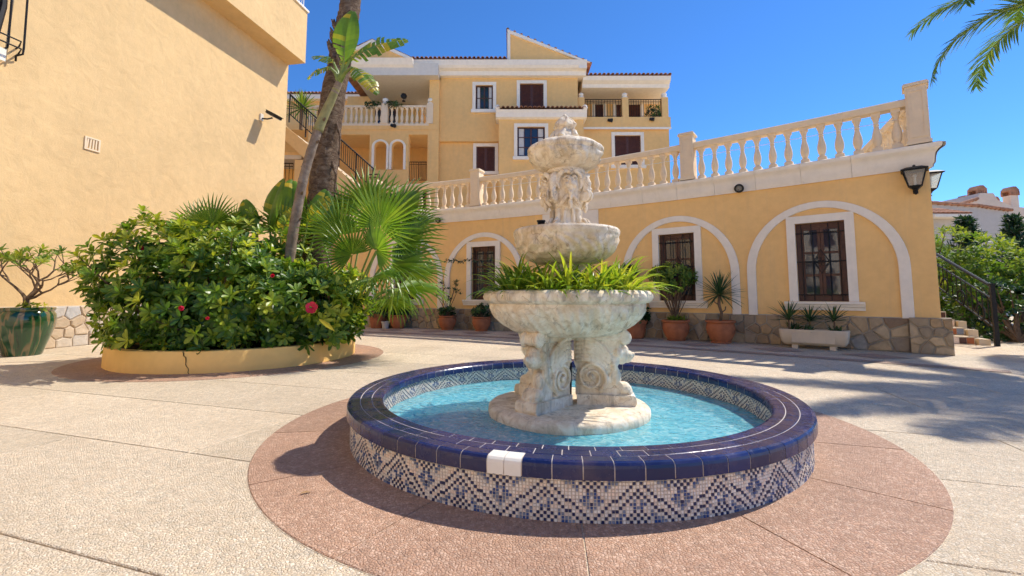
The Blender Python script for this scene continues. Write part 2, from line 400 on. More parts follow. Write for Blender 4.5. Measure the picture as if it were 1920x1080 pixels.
def stones(parent, F, u0, u1, v0, v1, size, rg, d0=-.01, proud=.036, mat='clad_stone'):
    for poly in rubble(u0, u1, v0, v1, size, .021, rg):
        cu = sum(p[0] for p in poly)/len(poly); cv = sum(p[1] for p in poly)/len(poly)
        d = proud*rg.uniform(.55, 1.25); mb = MB(); n = len(poly)
        def sh(k): return [(cu+(u-cu)*k, cv+(v-cv)*k) for u, v in poly]
        A = [F(u, v, d0) for u, v in sh(1)]; B = [F(u, v, d*.7) for u, v in sh(.985)]; C = [F(u, v, d*rg.uniform(.85, 1.15)) for u, v in sh(.86)]
        mb.grid([A, B, C], True); k = len(mb.v)-n; mb.face(tuple(range(k, k+n)))
        mb.build('stone', mat, parent)

# ================================================================ GROUND
FC = Vector((.445, 3.72, 0))                        # fountain axis
g = MB(); g.poly([(-900, -900, -.02), (900, -900, -.02), (900, 900, -.02), (-900, 900, -.02)])
ground = tag(g.build('ground', 'pebble_cream'), kind='structure', label='pale pebble-wash ground under the plaza slabs')
g = MB(); g.box(-15, 15, -4, 17, -.018, -.012); plaza = tag(g.build('plaza_bed', 'pebble_cream'), kind='structure', label='pale pebble-wash plaza paving')
BA = Vector((.31, .95, 0)).normalized(); BB = Vector((-BA.y, BA.x, 0))
for i in range(-3, 20):
    for j in range(-5, 6):
        o0 = BA*(i*.97+.28)+BB*(j*3.1+(.9 if i % 2 else -.2)); c = o0+BA*.485+BB*1.55
        if not (-13 < c.x < 13.5 and -2 < c.y < 16.5): continue
        if abs(c.x-FC.x) < .4 and abs(c.y-FC.y) < .4: pass
        mb = MB(); gp = .004
        def q(a, b, z): return o0+BA*a+BB*b+Vector((0, 0, z))
        A = [(gp, gp), (.97-gp, gp), (.97-gp, 3.1-gp), (gp, 3.1-gp)]
        rows = [[q(a, b, -.016) for a, b in A], [q(a, b, -.004) for a, b in A], [q(a+(.004 if a < .5 else -.004), b+(.004 if b < 1.5 else -.004), 0) for a, b in A]]
        mb.grid(rows, True, True); k = len(mb.v)-4; mb.face((k+3, k+2, k+1, k)[::-1])
        mb.build('paving_slab', 'pebble_cream', plaza)
def ring_slabs(parent, c, r0, r1, n, a0, z, mat, name='ring_slab'):
    for i in range(n):
        mb = MB(); rows = []; ga = .004
        m = 10
        for zz, ins in ((-.01, 0), (z-.003, 0), (z, .004)):
            row = []
            for k in range(m+1):
                a = a0+2*PI*(i+k/m)/n; a += (ga/r1 if k == 0 else -ga/r1 if k == m else 0)
                row.append(c+Vector(((r1-ins)*math.cos(a), (r1-ins)*math.sin(a), zz)))
            for k in range(m, -1, -1):
                a = a0+2*PI*(i+k/m)/n; a += (ga/r0 if k == 0 else -ga/r0 if k == m else 0)
                row.append(c+Vector(((r0+ins)*math.cos(a), (r0+ins)*math.sin(a), zz)))
            rows.append(row)
        mb.grid(rows, True); kk = len(mb.v)-2*(m+1)
        for k in range(m): mb.face((kk+k, kk+k+1, kk+2*m-k, kk+2*m+1-k))
        mb.build(name, mat, parent)
g = MB(); g.lathe([(2.21, -.01), (2.21, .0015), (0.1, .0015)], 72, FC)
fring = tag(g.build('fountain_surround', 'pebble_cream'), kind='structure', label='round pink pebble paving ring around the fountain')
ring_slabs(fring, FC, 1.60, 2.205, 14, R(8), .006, 'pebble_pink')
PC = Vector((-4.44, 7.63, 0)); PR = 1.74
g = MB(); g.lathe([(2.235, -.01), (2.235, .0015), (.1, .0015)], 72, PC)
pring = tag(g.build('planter_surround', 'pebble_cream'), kind='structure', label='round pink pebble paving ring around the flower bed')
ring_slabs(pring, PC, 1.6, 2.23, 14, R(20), .006, 'pebble_pink')

# ================================================================ CURVED ARCADE BUILDING
CO = (-.02585, -.51146, 13.052)
_xs = np.linspace(-7.5, 9, 4001)
_P = np.polyfit([-4.9, -3.04, -1.29, 2.28, 3.62, 5.04, 6.34, 7.38], [15.0, 14.30, 13.65, 11.77, 10.88, 9.84, 8.83, 7.83], 2)
_ys = np.polyval(_P, _xs); _S = np.concatenate([[0], np.cumsum(np.hypot(np.diff(_xs), np.diff(_ys)))]); _S -= np.interp(7.38, _xs, _S)
def fx(s): return float(np.interp(s, _S, _xs))
def W(s, z, off=0.):                                 # point on the curved front: s along the wall (0 at the corner), off towards the plaza
    x = fx(s); y = float(np.polyval(_P, x)); d = 2*_P[0]*x+_P[1]; L = math.hypot(1, d)
    return Vector((x+off*d/L, y-off/L, z))
def ang(s): x = fx(s); return math.atan2(2*_P[0]*x+_P[1], 1)
S0 = -15.2; CORNER = W(0, 0); RD = Vector((.42, .91, 0)).normalized()   # direction of the side wall
def rubs(s): return s
wins = [-1.67, -4.48, -9.97, -12.70]
AB = thing('arcade_building', W(-7, 0), 'low curved ochre building with arched white trims, stone base and terrace above', 'building')
mb = MB(); WH = (.41, .89, 2.46)
hole_wall(mb, W, S0, 0, .0, 3.30, [(c-WH[0], c+WH[0], WH[1], WH[2]) for c in wins], .16, .4)
E_ = CORNER+RD*7
mb.poly([CORNER, E_, E_+Vector((0, 0, 3.3)), CORNER+Vector((0, 0, 3.3))])
mb.build('wall', 'stucco_facade', AB)
mb = MB(); L0 = W(S0, 0)
rows = [[W(S0+(0-S0)*i/30, 3.40, 0) for i in range(31)], [W(S0+(0-S0)*i/30, 3.40, 0)+Vector((2.5, 6, 0))*1.15 for i in range(31)]]
mb.grid(rows); mb.build('terrace_floor', 'trough_stone', AB)
# cornice: moulded band in lengths, joints between them
prof = [(-.02, 3.27), (.05, 3.262), (.055, 3.30), (.075, 3.33), (.085, 3.44), (.10, 3.50), (.13, 3.545), (.175, 3.575), (.19, 3.60), (.19, 3.655), (.16, 3.67), (-.30, 3.675), (-.30, 3.30)]
cuts = [S0]
while cuts[-1] < -.9: cuts.append(cuts[-1]+.83)
cuts[-1] = 0
for a, b in zip(cuts, cuts[1:]):
    mb = MB(); last = b == 0
    ss = [a+.0025, (a+b)/2, b-.0025]
    rows = []
    for i, s_ in enumerate(ss): rows.append([(W(s_, z, o) if not (last and i == 2) else W(0, z, o)+(W(0, 0)-W(-.1, 0)).normalized()*max(o, 0)) for o, z in prof])
    n = len(prof); mb.grid(rows, True, True); mb.face(tuple(range(n))); mb.face(tuple(range(2*n, 3*n))[::-1])
    autosmooth(mb.build('cornice', 'plaster_white', AB), 50)
mb = MB(); nrm = Vector((RD.y, -RD.x, 0))
rows = []
for t in (0., 3.5, 7.): rows.append([CORNER+RD*t+nrm*o-RD*(max(o, 0) if t == 0 else 0)+Vector((0, 0, z)) for o, z in prof])
mb.grid(rows, True, True); mb.build('cornice', 'plaster_white', AB)
# stone base
SB = MB()
def mapS(off0): return lambda u, v, d: W(u, v, off0+d)
rows = [[W(S0+(-.42-S0)*i/40, z, o) for i in range(41)] for z, o in ((0, .012), (.60, .012), (.615, .0))]
SB.grid(rows); base = SB.build('stone_base', 'mortar', AB)
rg = random.Random(5)
panels = [-.42, -1.95, -3.10, -4.45, -5.85, -7.3, -8.7, -10.0, -11.4, -12.8, -14.0]
for a, b in zip(panels[1:], panels): stones(base, mapS(.012), a+.006, b-.006, .004, .60, .235, rg)
mb = MB()                                            # corner pier of stone
def PM(u, v, d): return W(min(u, 0), v, d)+(W(0, 0)-W(-.1, 0)).normalized()*max(u, 0)
mb.prism([(-.42, 0), (.13, 0), (.13, .62), (-.42, .62)], -.15, .10, PM)
pier = mb.build('corner_pier', 'mortar', AB)
stones(pier, lambda u, v, d: PM(u, v, .10+d), -.42, .13, .004, .615, .19, rg)
# arches
def arch_band(name, cx, hw, spring, top, z0, wd, F, mat, parent, d0=.0, d1=.045, n=28):
    out = [(cx-hw, z0), (cx-hw, spring)]+[(cx-hw*math.cos(PI*i/n), spring+(top-spring)*math.sin(PI*i/n)) for i in range(1, n)]+[(cx+hw, spring), (cx+hw, z0)]
    h2 = hw-wd
    inn = [(cx-h2, z0), (cx-h2, spring)]+[(cx-h2*math.cos(PI*i/n), spring+(top-wd*.8-spring)*math.sin(PI*i/n)) for i in range(1, n)]+[(cx+h2, spring), (cx+h2, z0)]
    m = MB(); rows = [[F(*p, d) for p in L_] for L_, d in ((out, d0), (out, d1-.008), ([(o[0]+(i_[0]-o[0])*.06, o[1]+(i_[1]-o[1])*.06) for o, i_ in zip(out, inn)], d1), ([(o[0]+(i_[0]-o[0])*.94, o[1]+(i_[1]-o[1])*.94) for o, i_ in zip(out, inn)], d1), (inn, d1-.008), (inn, d0))]
    m.grid(rows); m.face((len(m.v)-1, 0, 0+len(out)*2)) if False else None
    return autosmooth(m.build(name, mat, parent), 35)
for c in wins: arch_band('arch_trim', c, 1.33, 1.52, 2.88, .60, .17, W, 'plaster_white', AB, -.005, .05)
# windows
def bars(mb, F, lst, d, r=.009):
    for p in lst: mb.tube([F(u, v, d) for u, v in p], r, 6)
def arcade_window(c, curtain):
    def F(u, v, d): return W(c, v, d)+(W(c+.05, 0)-W(c-.05, 0)).normalized()*u
    x = WH[0]; z0, z1 = WH[1], WH[2]
    fr = MB()
    for u0, u1, v0, v1 in ((-x, -x+.075, z0, z1), (x-.075, x, z0, z1), (-x+.075, x-.075, z1-.09, z1), (-x+.075, x-.075, z0, z0+.10)): fr.box(u0, u1, v0, v1, -.15, -.085, F)
    w = fr.build('window', 'wood_dark', AB)
    rows_ = [z0+.10, z0+.10+.42, z0+.10+.87, z1-.09]
    for sgn in (-1, 1):
        u0, u1 = (-x+.078, -.004) if sgn < 0 else (.004, x-.078)
        sm = MB()
        sm.box(u0, u0+.05, rows_[0], rows_[3], -.14, -.10, F); sm.box(u1-.05, u1, rows_[0], rows_[3], -.14, -.10, F)
        for zc in rows_:
            a = zc if zc == rows_[0] else zc-.045 if zc == rows_[3] else zc-.02
            sm.box(u0+.05, u1-.05, a, a+.045, -.139, -.101, F)
        sm.build('casement', 'wood_dark', w)
        for k in range(3):
            p = MB(); p.box(u0+.045, u1-.045, rows_[k]+.02, rows_[k+1]-.015, -.125, -.119, F); p.build('pane', 'window_glass', w)
    s_ = MB(); t = .15
    s_.box(-x-t, -x, z0, z1+t, -.002, .055, F); s_.box(x, x+t, z0, z1+t, -.002, .055, F); s_.box(-x, x, z1, z1+t, -.002, .0545, F)
    s_.build('surround', 'plaster_white', w)
    s_ = MB(); s_.prism([(-.15, z0-.004), (.14, z0-.004), (.14, z0-.05), (.12, z0-.065), (.11, z0-.10), (.085, z0-.12), (.075, z0-.17), (-.002, z0-.17), (-.002, z0-.10), (-.15, z0-.10)], -x-.24, x+.24, lambda a, b, d: F(d, b, a))
    s_.build('sill', 'plaster_white', w)
    gr = MB(); d = -.02
    L_ = [[(u, z0+.02), (u, z1-.02)] for u in (-x+.10, -.14, .14, x-.10)]+[[(-x-.02, v), (x+.02, v)] for v in (z0+.13, z0+.79, z1-.20)]
    bars(gr, F, L_, d, .0095)
    for sg in (-1, 1):
        for q in (-1, 1): bars(gr, F, [[(0, z0+.79+q*.24), (sg*.06, z0+.79+q*.12), (sg*.13, z0+.79)]], d-.006, .007)
        bars(gr, F, [[(sg*(.03+.03*math.cos(a/3)), z0+.79+.035*math.sin(a/3)+q*.05) for a in range(20)] for q in (-1, 1)], d-.006, .005)
    gr.build('grille', 'iron', w)
    b = MB(); b.box(-x-.05, x+.05, z0-.05, z1+.05, -.40, -.39, F); b.build('curtain', 'curtain' if curtain else 'wood_dark', w)
for c, cu in zip(wins, (0, 0, 1, 1)): arcade_window(c, cu)
# sign panel below the cornice
mb = MB(); mb.prism([(-8.05, 2.60), (-6.43, 2.60), (-6.43, 3.255), (-8.05, 3.255)], 0, .035, W)
sgn = mb.build('wall_sign', 'plaster_white', None, label='white panel with dark lettering behind the fountain under the cornice', cat='sign')
tc = bpy.data.curves.new('t', 'FONT'); tc.body = 'ARU'; tc.size = .20; tc.extrude = .006; tc.space_character = 1.05
to = bpy.data.objects.new('t', tc); COL.objects.link(to); bpy.context.view_layer.update()
tme = bpy.data.meshes.new_from_object(to.evaluated_get(bpy.context.evaluated_depsgraph_get())); bpy.data.objects.remove(to)
tme.materials.clear(); tme.materials.append(MAT['letter_blue'])
a = ang(-6.8); p = W(-6.97, 2.72, .043)
place_mesh('lettering', tme, sgn, Matrix.Translation(p) @ Matrix.Rotation(a, 4, 'Z') @ Matrix.Rotation(R(90), 4, 'X'))

# ---------------------------------------------------------------- terrace balustrade
bal_prof = [(.062, .072), (.066, .082), (.066, .094), (.048, .105), (.044, .115), (.058, .15), (.072, .20), (.078, .25), (.074, .31), (.060, .38), (.043, .45), (.036, .50), (.046, .508), (.048, .52), (.036, .53), (.038, .56), (.050, .615), (.062, .655), (.064, .675)]
def baluster_mesh(k=1.):
    m = MB(); m.lathe([(r, z) for r, z in bal_prof], 14)
    m.box(-.075, .075, -.075, .075, 0, .073); m.box(-.07, .07, -.07, .07, .672, .735)
    me = m.mesh('baluster', 'cast_stone', True)
    try: me.set_sharp_from_angle(angle=R(38))
    except Exception: pass
    return me
BME = baluster_mesh()
TB = thing('terrace_balustrade', W(-7, 3.675), 'cream cast-stone balustrade along the terrace of the low curved building', 'balustrade')
Z0 = 3.675
posts = [-13.9, -10.20, -4.14, -.10]
OFF = .03
def post(F, a0, parent):
    mb = MB(); h = .15
    mb.box(-h, h, -h, h, Z0, Z0+1.06, F); mb.box(-h-.03, h+.03, -h-.03, h+.03, Z0+1.06, Z0+1.10, F); mb.box(-h-.015, h+.015, -h-.015, h+.015, Z0+1.10, Z0+1.125, F)
    mb.box(-h-.02, h+.02, -h-.02, h+.02, Z0, Z0+.06, F)
    for sx in (-1, 1):
        mb.box(sx*.10-.018, sx*.10+.018, -h-.012, -h+.001, Z0+.12, Z0+1.0, F)
    mb.box(-.082, .082, -h-.012, -h+.001, Z0+.12, Z0+.16, F); mb.box(-.082, .082, -h-.012, -h+.001, Z0+.96, Z0+1.0, F)
    mb.build('post', 'cast_stone', parent)
for s_ in posts:
    t_ = (W(s_+.05, 0)-W(s_-.05, 0)).normalized(); n_ = W(s_, 0, 1)-W(s_, 0)
    post(lambda x, y, z, s_=s_, t_=t_, n_=n_: W(s_, z, OFF)+t_*x-n_*y, 0, TB)
rail_p = [(-.10, .735), (.10, .735), (.115, .75), (.115, .78), (.125, .80), (.125, .85), (.10, .875), (-.10, .875), (-.125, .85), (-.125, .80), (-.115, .78), (-.115, .75)]
def rail(ptsF, parent):
    mb = MB(); rows = []
    for c, n_ in ptsF: rows.append([c+n_*o+Vector((0, 0, z)) for o, z in rail_p])
    k = mb.grid(rows, True, True); n = len(rail_p); mb.face(tuple(range(n))); mb.face(tuple(range(len(mb.v)-n, len(mb.v)))[::-1])
    autosmooth(mb.build('rail', 'cast_stone', parent), 30)
def bal_at(p, a, parent): place_mesh('baluster', BME, parent, Matrix.Translation(p) @ Matrix.Rotation(a, 4, 'Z'))
for a, b in zip(posts, posts[1:]):
    a2, b2 = a+.15, b-.15; n = max(1, round((b2-a2)/1.0))
    for i in range(n):
        q0, q1 = a2+(b2-a2)*i/n+.002, a2+(b2-a2)*(i+1)/n-.002
        rail([(W(q0+(q1-q0)*k/4, Z0, OFF), (W(q0, 0, 1)-W(q0, 0))) for k in range(5)], TB)
    m = round((b2-a2)/.287)
    for i in range(m):
        s_ = a2+(b2-a2)*(i+.5)/m; bal_at(W(s_, Z0, OFF), ang(s_)+rg.uniform(-.03, .03), TB)
# side run round the corner
mb = None; c0 = W(-.10, Z0, OFF)+RD*.15; 
for i in range(5): rail([(c0+RD*(i*1.0+.002), nrm), (c0+RD*(i*1.0+.998), nrm)], TB)
for i in range(17): bal_at(c0+RD*(.15+i*.287), math.atan2(RD.y, RD.x), TB)
pe = c0+RD*5.15; post(lambda x, y, z: Vector((pe.x, pe.y, z))+RD*x+nrm*(-y), 0, TB)
# cable clipped along the balusters
mb = MB(); mb.tube([W(-10+i*.287/2, Z0+.53+(.012 if i % 2 else 0), OFF+.055) for i in range(68)], .006, 5)
mb.build('string_cable', 'ceramic_white', None, label='thin pale cable strung along the terrace balusters', cat='cable')

# inlaid brown band and lozenges in the paving before the wall
ib = MB(); rows = [[W(-13.8+(14.6)*i/40 if i < 40 else .6, .007, o) for i in range(41)] for o in (2.02, 1.74)]
k = ib.grid(rows); ib.build('inlay_band', 'pebble_brown', plaza)
for i in range(9):
    c = -.9-1.45*i; m = MB()
    m.poly([W(c-.46, .008, 1.05), W(c, .008, 1.42), W(c+.46, .008, 1.05), W(c, .008, .68)]); m.build('inlay_lozenge', 'pebble_brown', plaza)

# ================================================================ FOUNTAIN POOL
FP = thing('fountain_pool', FC, 'round low pool with navy tiled rim and blue zigzag mosaic wall', 'pool')
mb = MB(); mb.lathe([(1.632, 0.0), (1.632, .198), (1.6600, .1985), (1.6600, .244), (1.657, .257), (1.648, .266), (1.634, .2702), (1.444, .2702), (1.432, .266), (1.424, .257), (1.422, .244), (1.422, .215), (1.442, .2145), (1.442, .005)], 120, FC, None, False)
mb.build('wall', 'grout_white', FP, True); FPw = mb
mb = MB(); mb.lathe([(1.446, .012), (.02, .012)], 96, FC, None, False); mb.build('basin_floor', 'basin_blue', FP)
ZT = .272
outer = [(1.577, .255), (1.577, ZT), (1.636, ZT), (1.650, ZT-.004), (1.659, ZT-.013), (1.662, ZT-.026), (1.662, .196), (1.648, .196)]
mid = [(1.500, .255), (1.500, ZT-.002), (1.503, ZT), (1.569, ZT), (1.572, ZT-.002), (1.572, .255)]
inner = [(1.495, .255), (1.495, ZT), (1.442, ZT), (1.430, ZT-.004), (1.422, ZT-.013), (1.420, ZT-.026), (1.420, .212), (1.432, .212)]
def tile_mesh(prof, da, gap, mat):
    m = MB(); rows = []; h = da/2-gap/2
    for a in (-h, 0, h): rows.append([Vector((r*math.cos(a), r*math.sin(a), z)) for r, z in prof])
    n = len(prof); m.grid(rows, True); m.face(tuple(range(n))[::-1]); m.face(tuple(range(2*n, 3*n)))
    return m.mesh('rim_tile', mat)
def put_tile(me, a, tilt=.0):
    o = place_mesh('rim_tile', me, FP, Matrix.Translation(FC+Vector((0, 0, rg.uniform(-.0004, .0008)))) @ Matrix.Rotation(a, 4, 'Z')); return o
NU = 75; da = 2*PI/(NU+1.2); gp = .0052
g0 = gnd(952, 850, .27)-FC; AW = math.atan2(g0.y, g0.x)
m_o = tile_mesh(outer, da, gp/1.66, 'tile_blue'); m_w = tile_mesh(outer, da*.6, gp/1.66, 'ceramic_white')
for k in (-.3, .3): put_tile(m_w, AW+k*da)['label'] = 'white replacement tile in the navy rim'
for i in range(NU): put_tile(m_o, AW+da*(.6+.5+i))
NM = 74; dm = 2*PI/NM; m_m = tile_mesh(mid, dm, gp/1.5, 'tile_blue'); m_i = tile_mesh(inner, dm, gp/1.42, 'tile_blue')
for i in range(NM): put_tile(m_m, AW+.03+dm*i)
for i in range(NM): put_tile(m_i, AW+.05+dm*i)
MOT = {(0, 0): 3, (0, 2): 3, (1, 1): 3, (2, 0): 3, (2, 2): 3, (1, 3): 3, (3, 1): 3, (4, 0): 5, (4, 1): 4, (5, 1): 4, (5, 2): 4, (6, 2): 4, (6, 3): 4, (5, 0): 0, (6, 1): 5, (7, 2): 5, (7, 1): 5, (8, 1): 5, (7, 0): 3, (8, 0): 4,
       (0, 5): 4, (1, 5): 4, (1, 6): 5, (0, 6): 4, (0, 7): 5, (2, 4): 4, (2, 5): 5, (0, 8): 5, (1, 7): 5, (3, 4): 5, (9, 0): 5}
def motif(q, h): return MOT.get((h, q), 0)           # q: columns from the axis, h: rows from the edge the motif grows from
def pattern(c, r, P, Hh):
    c = c % P; h = P//2; zz = abs(c-h)               # 0 at the valley, h at the peak
    zz = zz*(Hh-1)/h
    k = round(zz)
    if r == k or r == k-3: return 3
    if r > k:
        m_ = motif(abs(c-h), Hh-1-r)
        if m_ and r > k+1: return m_
    if r < k-3:
        q = c if c < h else P-c; m_ = motif(q, r)
        if m_ and r < k-4: return m_
    return 0
def mosaic(name, rad, z0, rows_, ncol, P, sgn, seed):
    rr = random.Random(seed); m = MB(); hz = .0148 if sgn > 0 else .0125; HR = rows_
    for c in range(ncol):
        for r in range(rows_):
            k = pattern(c, r, P, HR)
            if k == 0: k = rr.choice((0, 0, 1, 1, 2, 0))
            elif rr.random() < .012: k = 0
            m.cm = k
            j = (.36 if k != 3 else .41)+rr.uniform(-.03, .04); a0 = 2*PI*(c+.5-j)/ncol; a1 = 2*PI*(c+.5+j)/ncol
            zc = z0+(r+.5)*hz; zh = hz*((.38 if k != 3 else .42)+rr.uniform(-.02, .03)); R0 = rad-sgn*.003; R1 = rad+sgn*.0022+rr.uniform(-.0008, .0008)
            P8 = []
            for RR, sh in ((R0, 1), (R1, .9)):
                am = (a0+a1)/2; ah = (a1-a0)/2*sh
                for (aa, z_) in ((am-ah, zc-zh*sh), (am+ah, zc-zh*sh), (am+ah, zc+zh*sh), (am-ah, zc+zh*sh)):
                    P8.append(FC+Vector((RR*math.cos(aa), RR*math.sin(aa), z_)))
            b = len(m.v); m.v.extend(P8); m.face((b+4, b+5, b+6, b+7))
            for i in range(4): m.face((b+i, b+(i+1) % 4, b+4+(i+1) % 4, b+4+i))
    return m.build(name, ['mosaic_white', 'mosaic_cream', 'mosaic_grey', 'mosaic_navy', 'mosaic_blue', 'mosaic_slate'], FP, kind='stuff')
o = mosaic('outer_mosaic', 1.634, .004, 13, 26*25, 26, 1, 3)
o['label'] = 'blue and white zigzag mosaic on the outside of the pool wall'
o = mosaic('inner_mosaic', 1.440, .075, 11, 20*26, 20, -1, 4)
o['label'] = 'blue and white zigzag mosaic on the inside of the pool wall'
# water
mb = MB(); rows = []
def wave(x, y): return .0022*(math.sin(x*9+1.7*math.sin(y*5))+math.sin(y*11+1.3*math.sin(x*6+1))+.6*math.sin((x+y)*19+1.1*math.sin(x*13)))
for i in range(50):
    r = 1.441*(i+.02)/49.02
    rows.append([FC+Vector((r*math.cos(2*PI*j/120), r*math.sin(2*PI*j/120), .084+wave(r*math.cos(2*PI*j/120), r*math.sin(2*PI*j/120)))) for j in range(120)])
mb.grid(rows, True, True); tag(mb.build('water', 'pool_water', None, True), kind='structure', label='clear rippling water in the fountain pool')

# ================================================================ FOUNTAIN
FT = thing('fountain', FC+Vector((0, 0, .012)), 'weathered cream stone three-tier fountain on scrolled legs in the pool', 'fountain')
def hn(*a):                                          # cheap smooth hash noise
    x, y, z = a; return (math.sin(x*12.9+y*4.1)+math.sin(y*9.7-z*6.3+1.3)+math.sin(z*11.3+x*7.7+2.1)+math.sin((x+y+z)*17))/4
mb = MB(); mb.lathe([(.615, .012), (.625, .05), (.635, .10), (.632, .135), (.612, .153), (.58, .160), (.02, .162)], 90, FC, lambda r, z, a: r+(.006*hn(math.cos(a), math.sin(a), z*4) if r > .5 else 0))
mb.build('base_disc', 'weathered_stone', FT, True)
def spiral(m, F, cu, cv, r0, turns, d, rt, start=0., sgn=1, n=44):
    pts = []; rad = []
    for i in range(n):
        t = i/(n-1); a = start+sgn*2*PI*turns*t; r = r0*(1-t)**.9+.006
        pts.append(F(cu+r*math.cos(a), cv+r*math.sin(a), d)); rad.append(rt*(1-.55*t))
    m.tube(pts, rad, 7)
def leg(angle, name='leg'):
    ca, sa = math.cos(angle), math.sin(angle); zb = .155
    def F(u, v, w): u = u*.96+.035; w *= .80; return FC+Vector((u*ca-w*sa, u*sa+w*ca, zb+v))
    m = MB()
    m.prism([(.04, .0), (.50, .0), (.515, .03), (.505, .075), (.49, .085), (.04, .085)], -.125, .125, F)
    body = [(.03, .08), (.40, .08), (.44, .12), (.40, .17), (.345, .22), (.33, .27), (.37, .33), (.40, .40), (.385, .46), (.42, .50), (.42, .545), (.02, .545), (.02, .32), (.05, .25), (.03, .18)]
    m.prism(body, -.088, .088, F)
    m.prism([(.0, .50), (.42, .50), (.44, .525), (.43, .575), (.0, .575)], -.11, .11, F)
    for w in (-.115, .115): spiral(m, F, .425, .515, .042, 1.6, w*.72, .02, R(90), -1, 22)
    m.tube([F(.425, .52, -.11), F(.425, .52, .11)], .04, 12)
    m.tube([F(.16, .215, -.092), F(.16, .215, .092)], .118, 24)
    for s_ in (-1, 1):
        spiral(m, F, .16, .215, .118, 2.1, s_*.112, .0175, R(-60), 1, 70)
        m.ball(F(.16, .215, s_*.118), .024)
        for k in range(6):                           # feathered wing: ridges sweeping from the rear top to the chest
            t = k/5; pts = []; rad = []
            for i in range(11):
                q = i/10; u = .035+(.29-.01*k)*q; v = .505-.034*k-(.135-.012*k)*q**1.7+.035*math.sin(PI*q)
                pts.append(F(u, v, s_*(.100+.020*math.sin(PI*min(1, q*1.2))))); rad.append(.0155*(.65+.5*math.sin(PI*min(1, .15+q*.85))))
            m.tube(pts, rad, 7)
        pts = [F(.28+.07*math.sin(i/9*3), .39-.19*i/9, s_*.088) for i in range(10)]; m.tube(pts, .021, 7)
        pts = [F(.30+.05*math.sin(1+i/9*3), .30-.16*i/9, s_*.08) for i in range(10)]; m.tube(pts, [.028-.001*i for i in range(10)], 7)
        m.ball(F(.375, .40, s_*.06), (.045, .045, .05))
        for k in range(4): m.ball(F(.47-.01*abs(k-1.5), .10, (k-1.5)*.044), (.026, .026, .026))
        m.ball(F(.42, .125, s_*.05), (.055, .05, .045))
    m.ball(F(.40, .39, 0), (.07, .07, .085), 14, 9)    # head and muzzle
    m.ball(F(.455, .375, 0), (.048, .045, .042), 12, 8); m.ball(F(.495, .385, 0), .020); m.ball(F(.45, .34, 0), (.035, .03, .022))
    for s_ in (-1, 1):
        m.ball(F(.435, .425, s_*.034), .018); m.ball(F(.38, .455, s_*.055), .026)
        for k in range(5): m.tube([F(.40-.02*k, .46-.015*k, s_*(.03+.012*k)), F(.385-.012*k, .40-.02*k, s_*(.075+.006*k)), F(.37, .31, s_*(.05+.008*k))], [.017, .02, .011], 6)
    m.ball(F(.40, .115, 0), (.085, .08, .055), 12, 8)
    m.ball(F(.34, .20, 0), (.06, .085, .10), 12, 8)
    for k in range(7): m.ball(F(.05+.055*k, .547, .108), .016); m.ball(F(.05+.055*k, .547, -.108), .016)
    return remesh(m, name, 'weathered_stone', FT, .0045, 0)
for a in (R(228), R(351), R(132)): leg(a)
mb = MB(); mb.tube([FC+Vector((.01, -.03, .16)), FC+Vector((.015, -.035, .45)), FC+Vector((.0, -.02, .75))], .017, 10); mb.build('water_pipe', 'plastic_black', FT, True)
def bowl(name, prof, fn, n=160, extra=None):
    m = MB(); m.lathe(prof, n, FC, fn, True); return m.build(name, 'weathered_stone', FT, True)
def dens(pr, k=5):
    out = []
    for (a, b), (c, d) in zip(pr, pr[1:]):
        for i in range(k): t = i/k; out.append((a+(c-a)*t, b+(d-b)*t))
    out.append(pr[-1]); return out
def low_fn(r, z, a):
    t = max(0, min(1, (z-.70)/.23)); aa = a*10/(2*PI)+.22*t; al = aa-math.floor(aa)-.5; lob = (1-(2*abs(al))**2.6)
    q = r
    if .70 < z < .945:
        q += (.052*lob-.034)*math.sin(PI*min(1, .1+t*.95))
        q += .015*math.cos(2*PI*5*al*(1.25-.35*t))*max(0, math.sin(PI*(.12+.82*t)))*lob-.006*max(0, 1-abs(al)*14)
        if .86 < z: q += .007*math.sin(a*40+z*60)*(1-abs(z-.90)/.045 if abs(z-.90) < .045 else 0)
    elif z > .945: q += .007*math.sin(a*34+2*math.sin(a*7)+z*30)+.004*hn(4*math.cos(a), 4*math.sin(a), z*9)
    return q+.003*hn(6*math.cos(a), 6*math.sin(a), z*8)
LB = dens([(.20, .695), (.335, .692), (.375, .70), (.43, .725), (.50, .772), (.565, .83), (.607, .885), (.622, .925), (.618, .94), (.640, .948), (.664, .965), (.672, .99), (.668, 1.015), (.65, 1.035), (.618, 1.042), (.59, 1.03), (.565, .995), (.3, .975), (.02, .97)], 5)
bowl('lower_bowl', LB, low_fn, 260)
mb = MB(); mb.lathe([(.572, .985), (.3, 1.0), (.02, 1.0)], 40, FC); mb.build('soil', 'soil', FT)
mb = MB(); mb.lathe([(.17, .97), (.20, 1.0), (.17, 1.05), (.12, 1.10), (.12, 1.20), (.18, 1.25), (.22, 1.27)], 40, FC); mb.build('pedestal', 'weathered_stone', FT, True)
def mid_fn(r, z, a):
    t = max(0, min(1, (z-1.27)/.20)); q = r
    if z < 1.47: q += .034*math.sin(PI*t)*(abs(math.sin(a*5+.6*math.sin(z*15)))**.6-.5)+.010*math.sin(a*19+5*math.sin(z*20+a*2))*math.sin(PI*t)
    return q+.003*hn(6*math.cos(a), 6*math.sin(a), z*8)
bowl('middle_bowl', dens([(.16, 1.25), (.24, 1.26), (.31, 1.29), (.365, 1.335), (.40, 1.39), (.418, 1.44), (.424, 1.47), (.432, 1.49), (.434, 1.515), (.422, 1.533), (.398, 1.535), (.375, 1.515), (.2, 1.50), (.02, 1.50)], 5), mid_fn, 200)
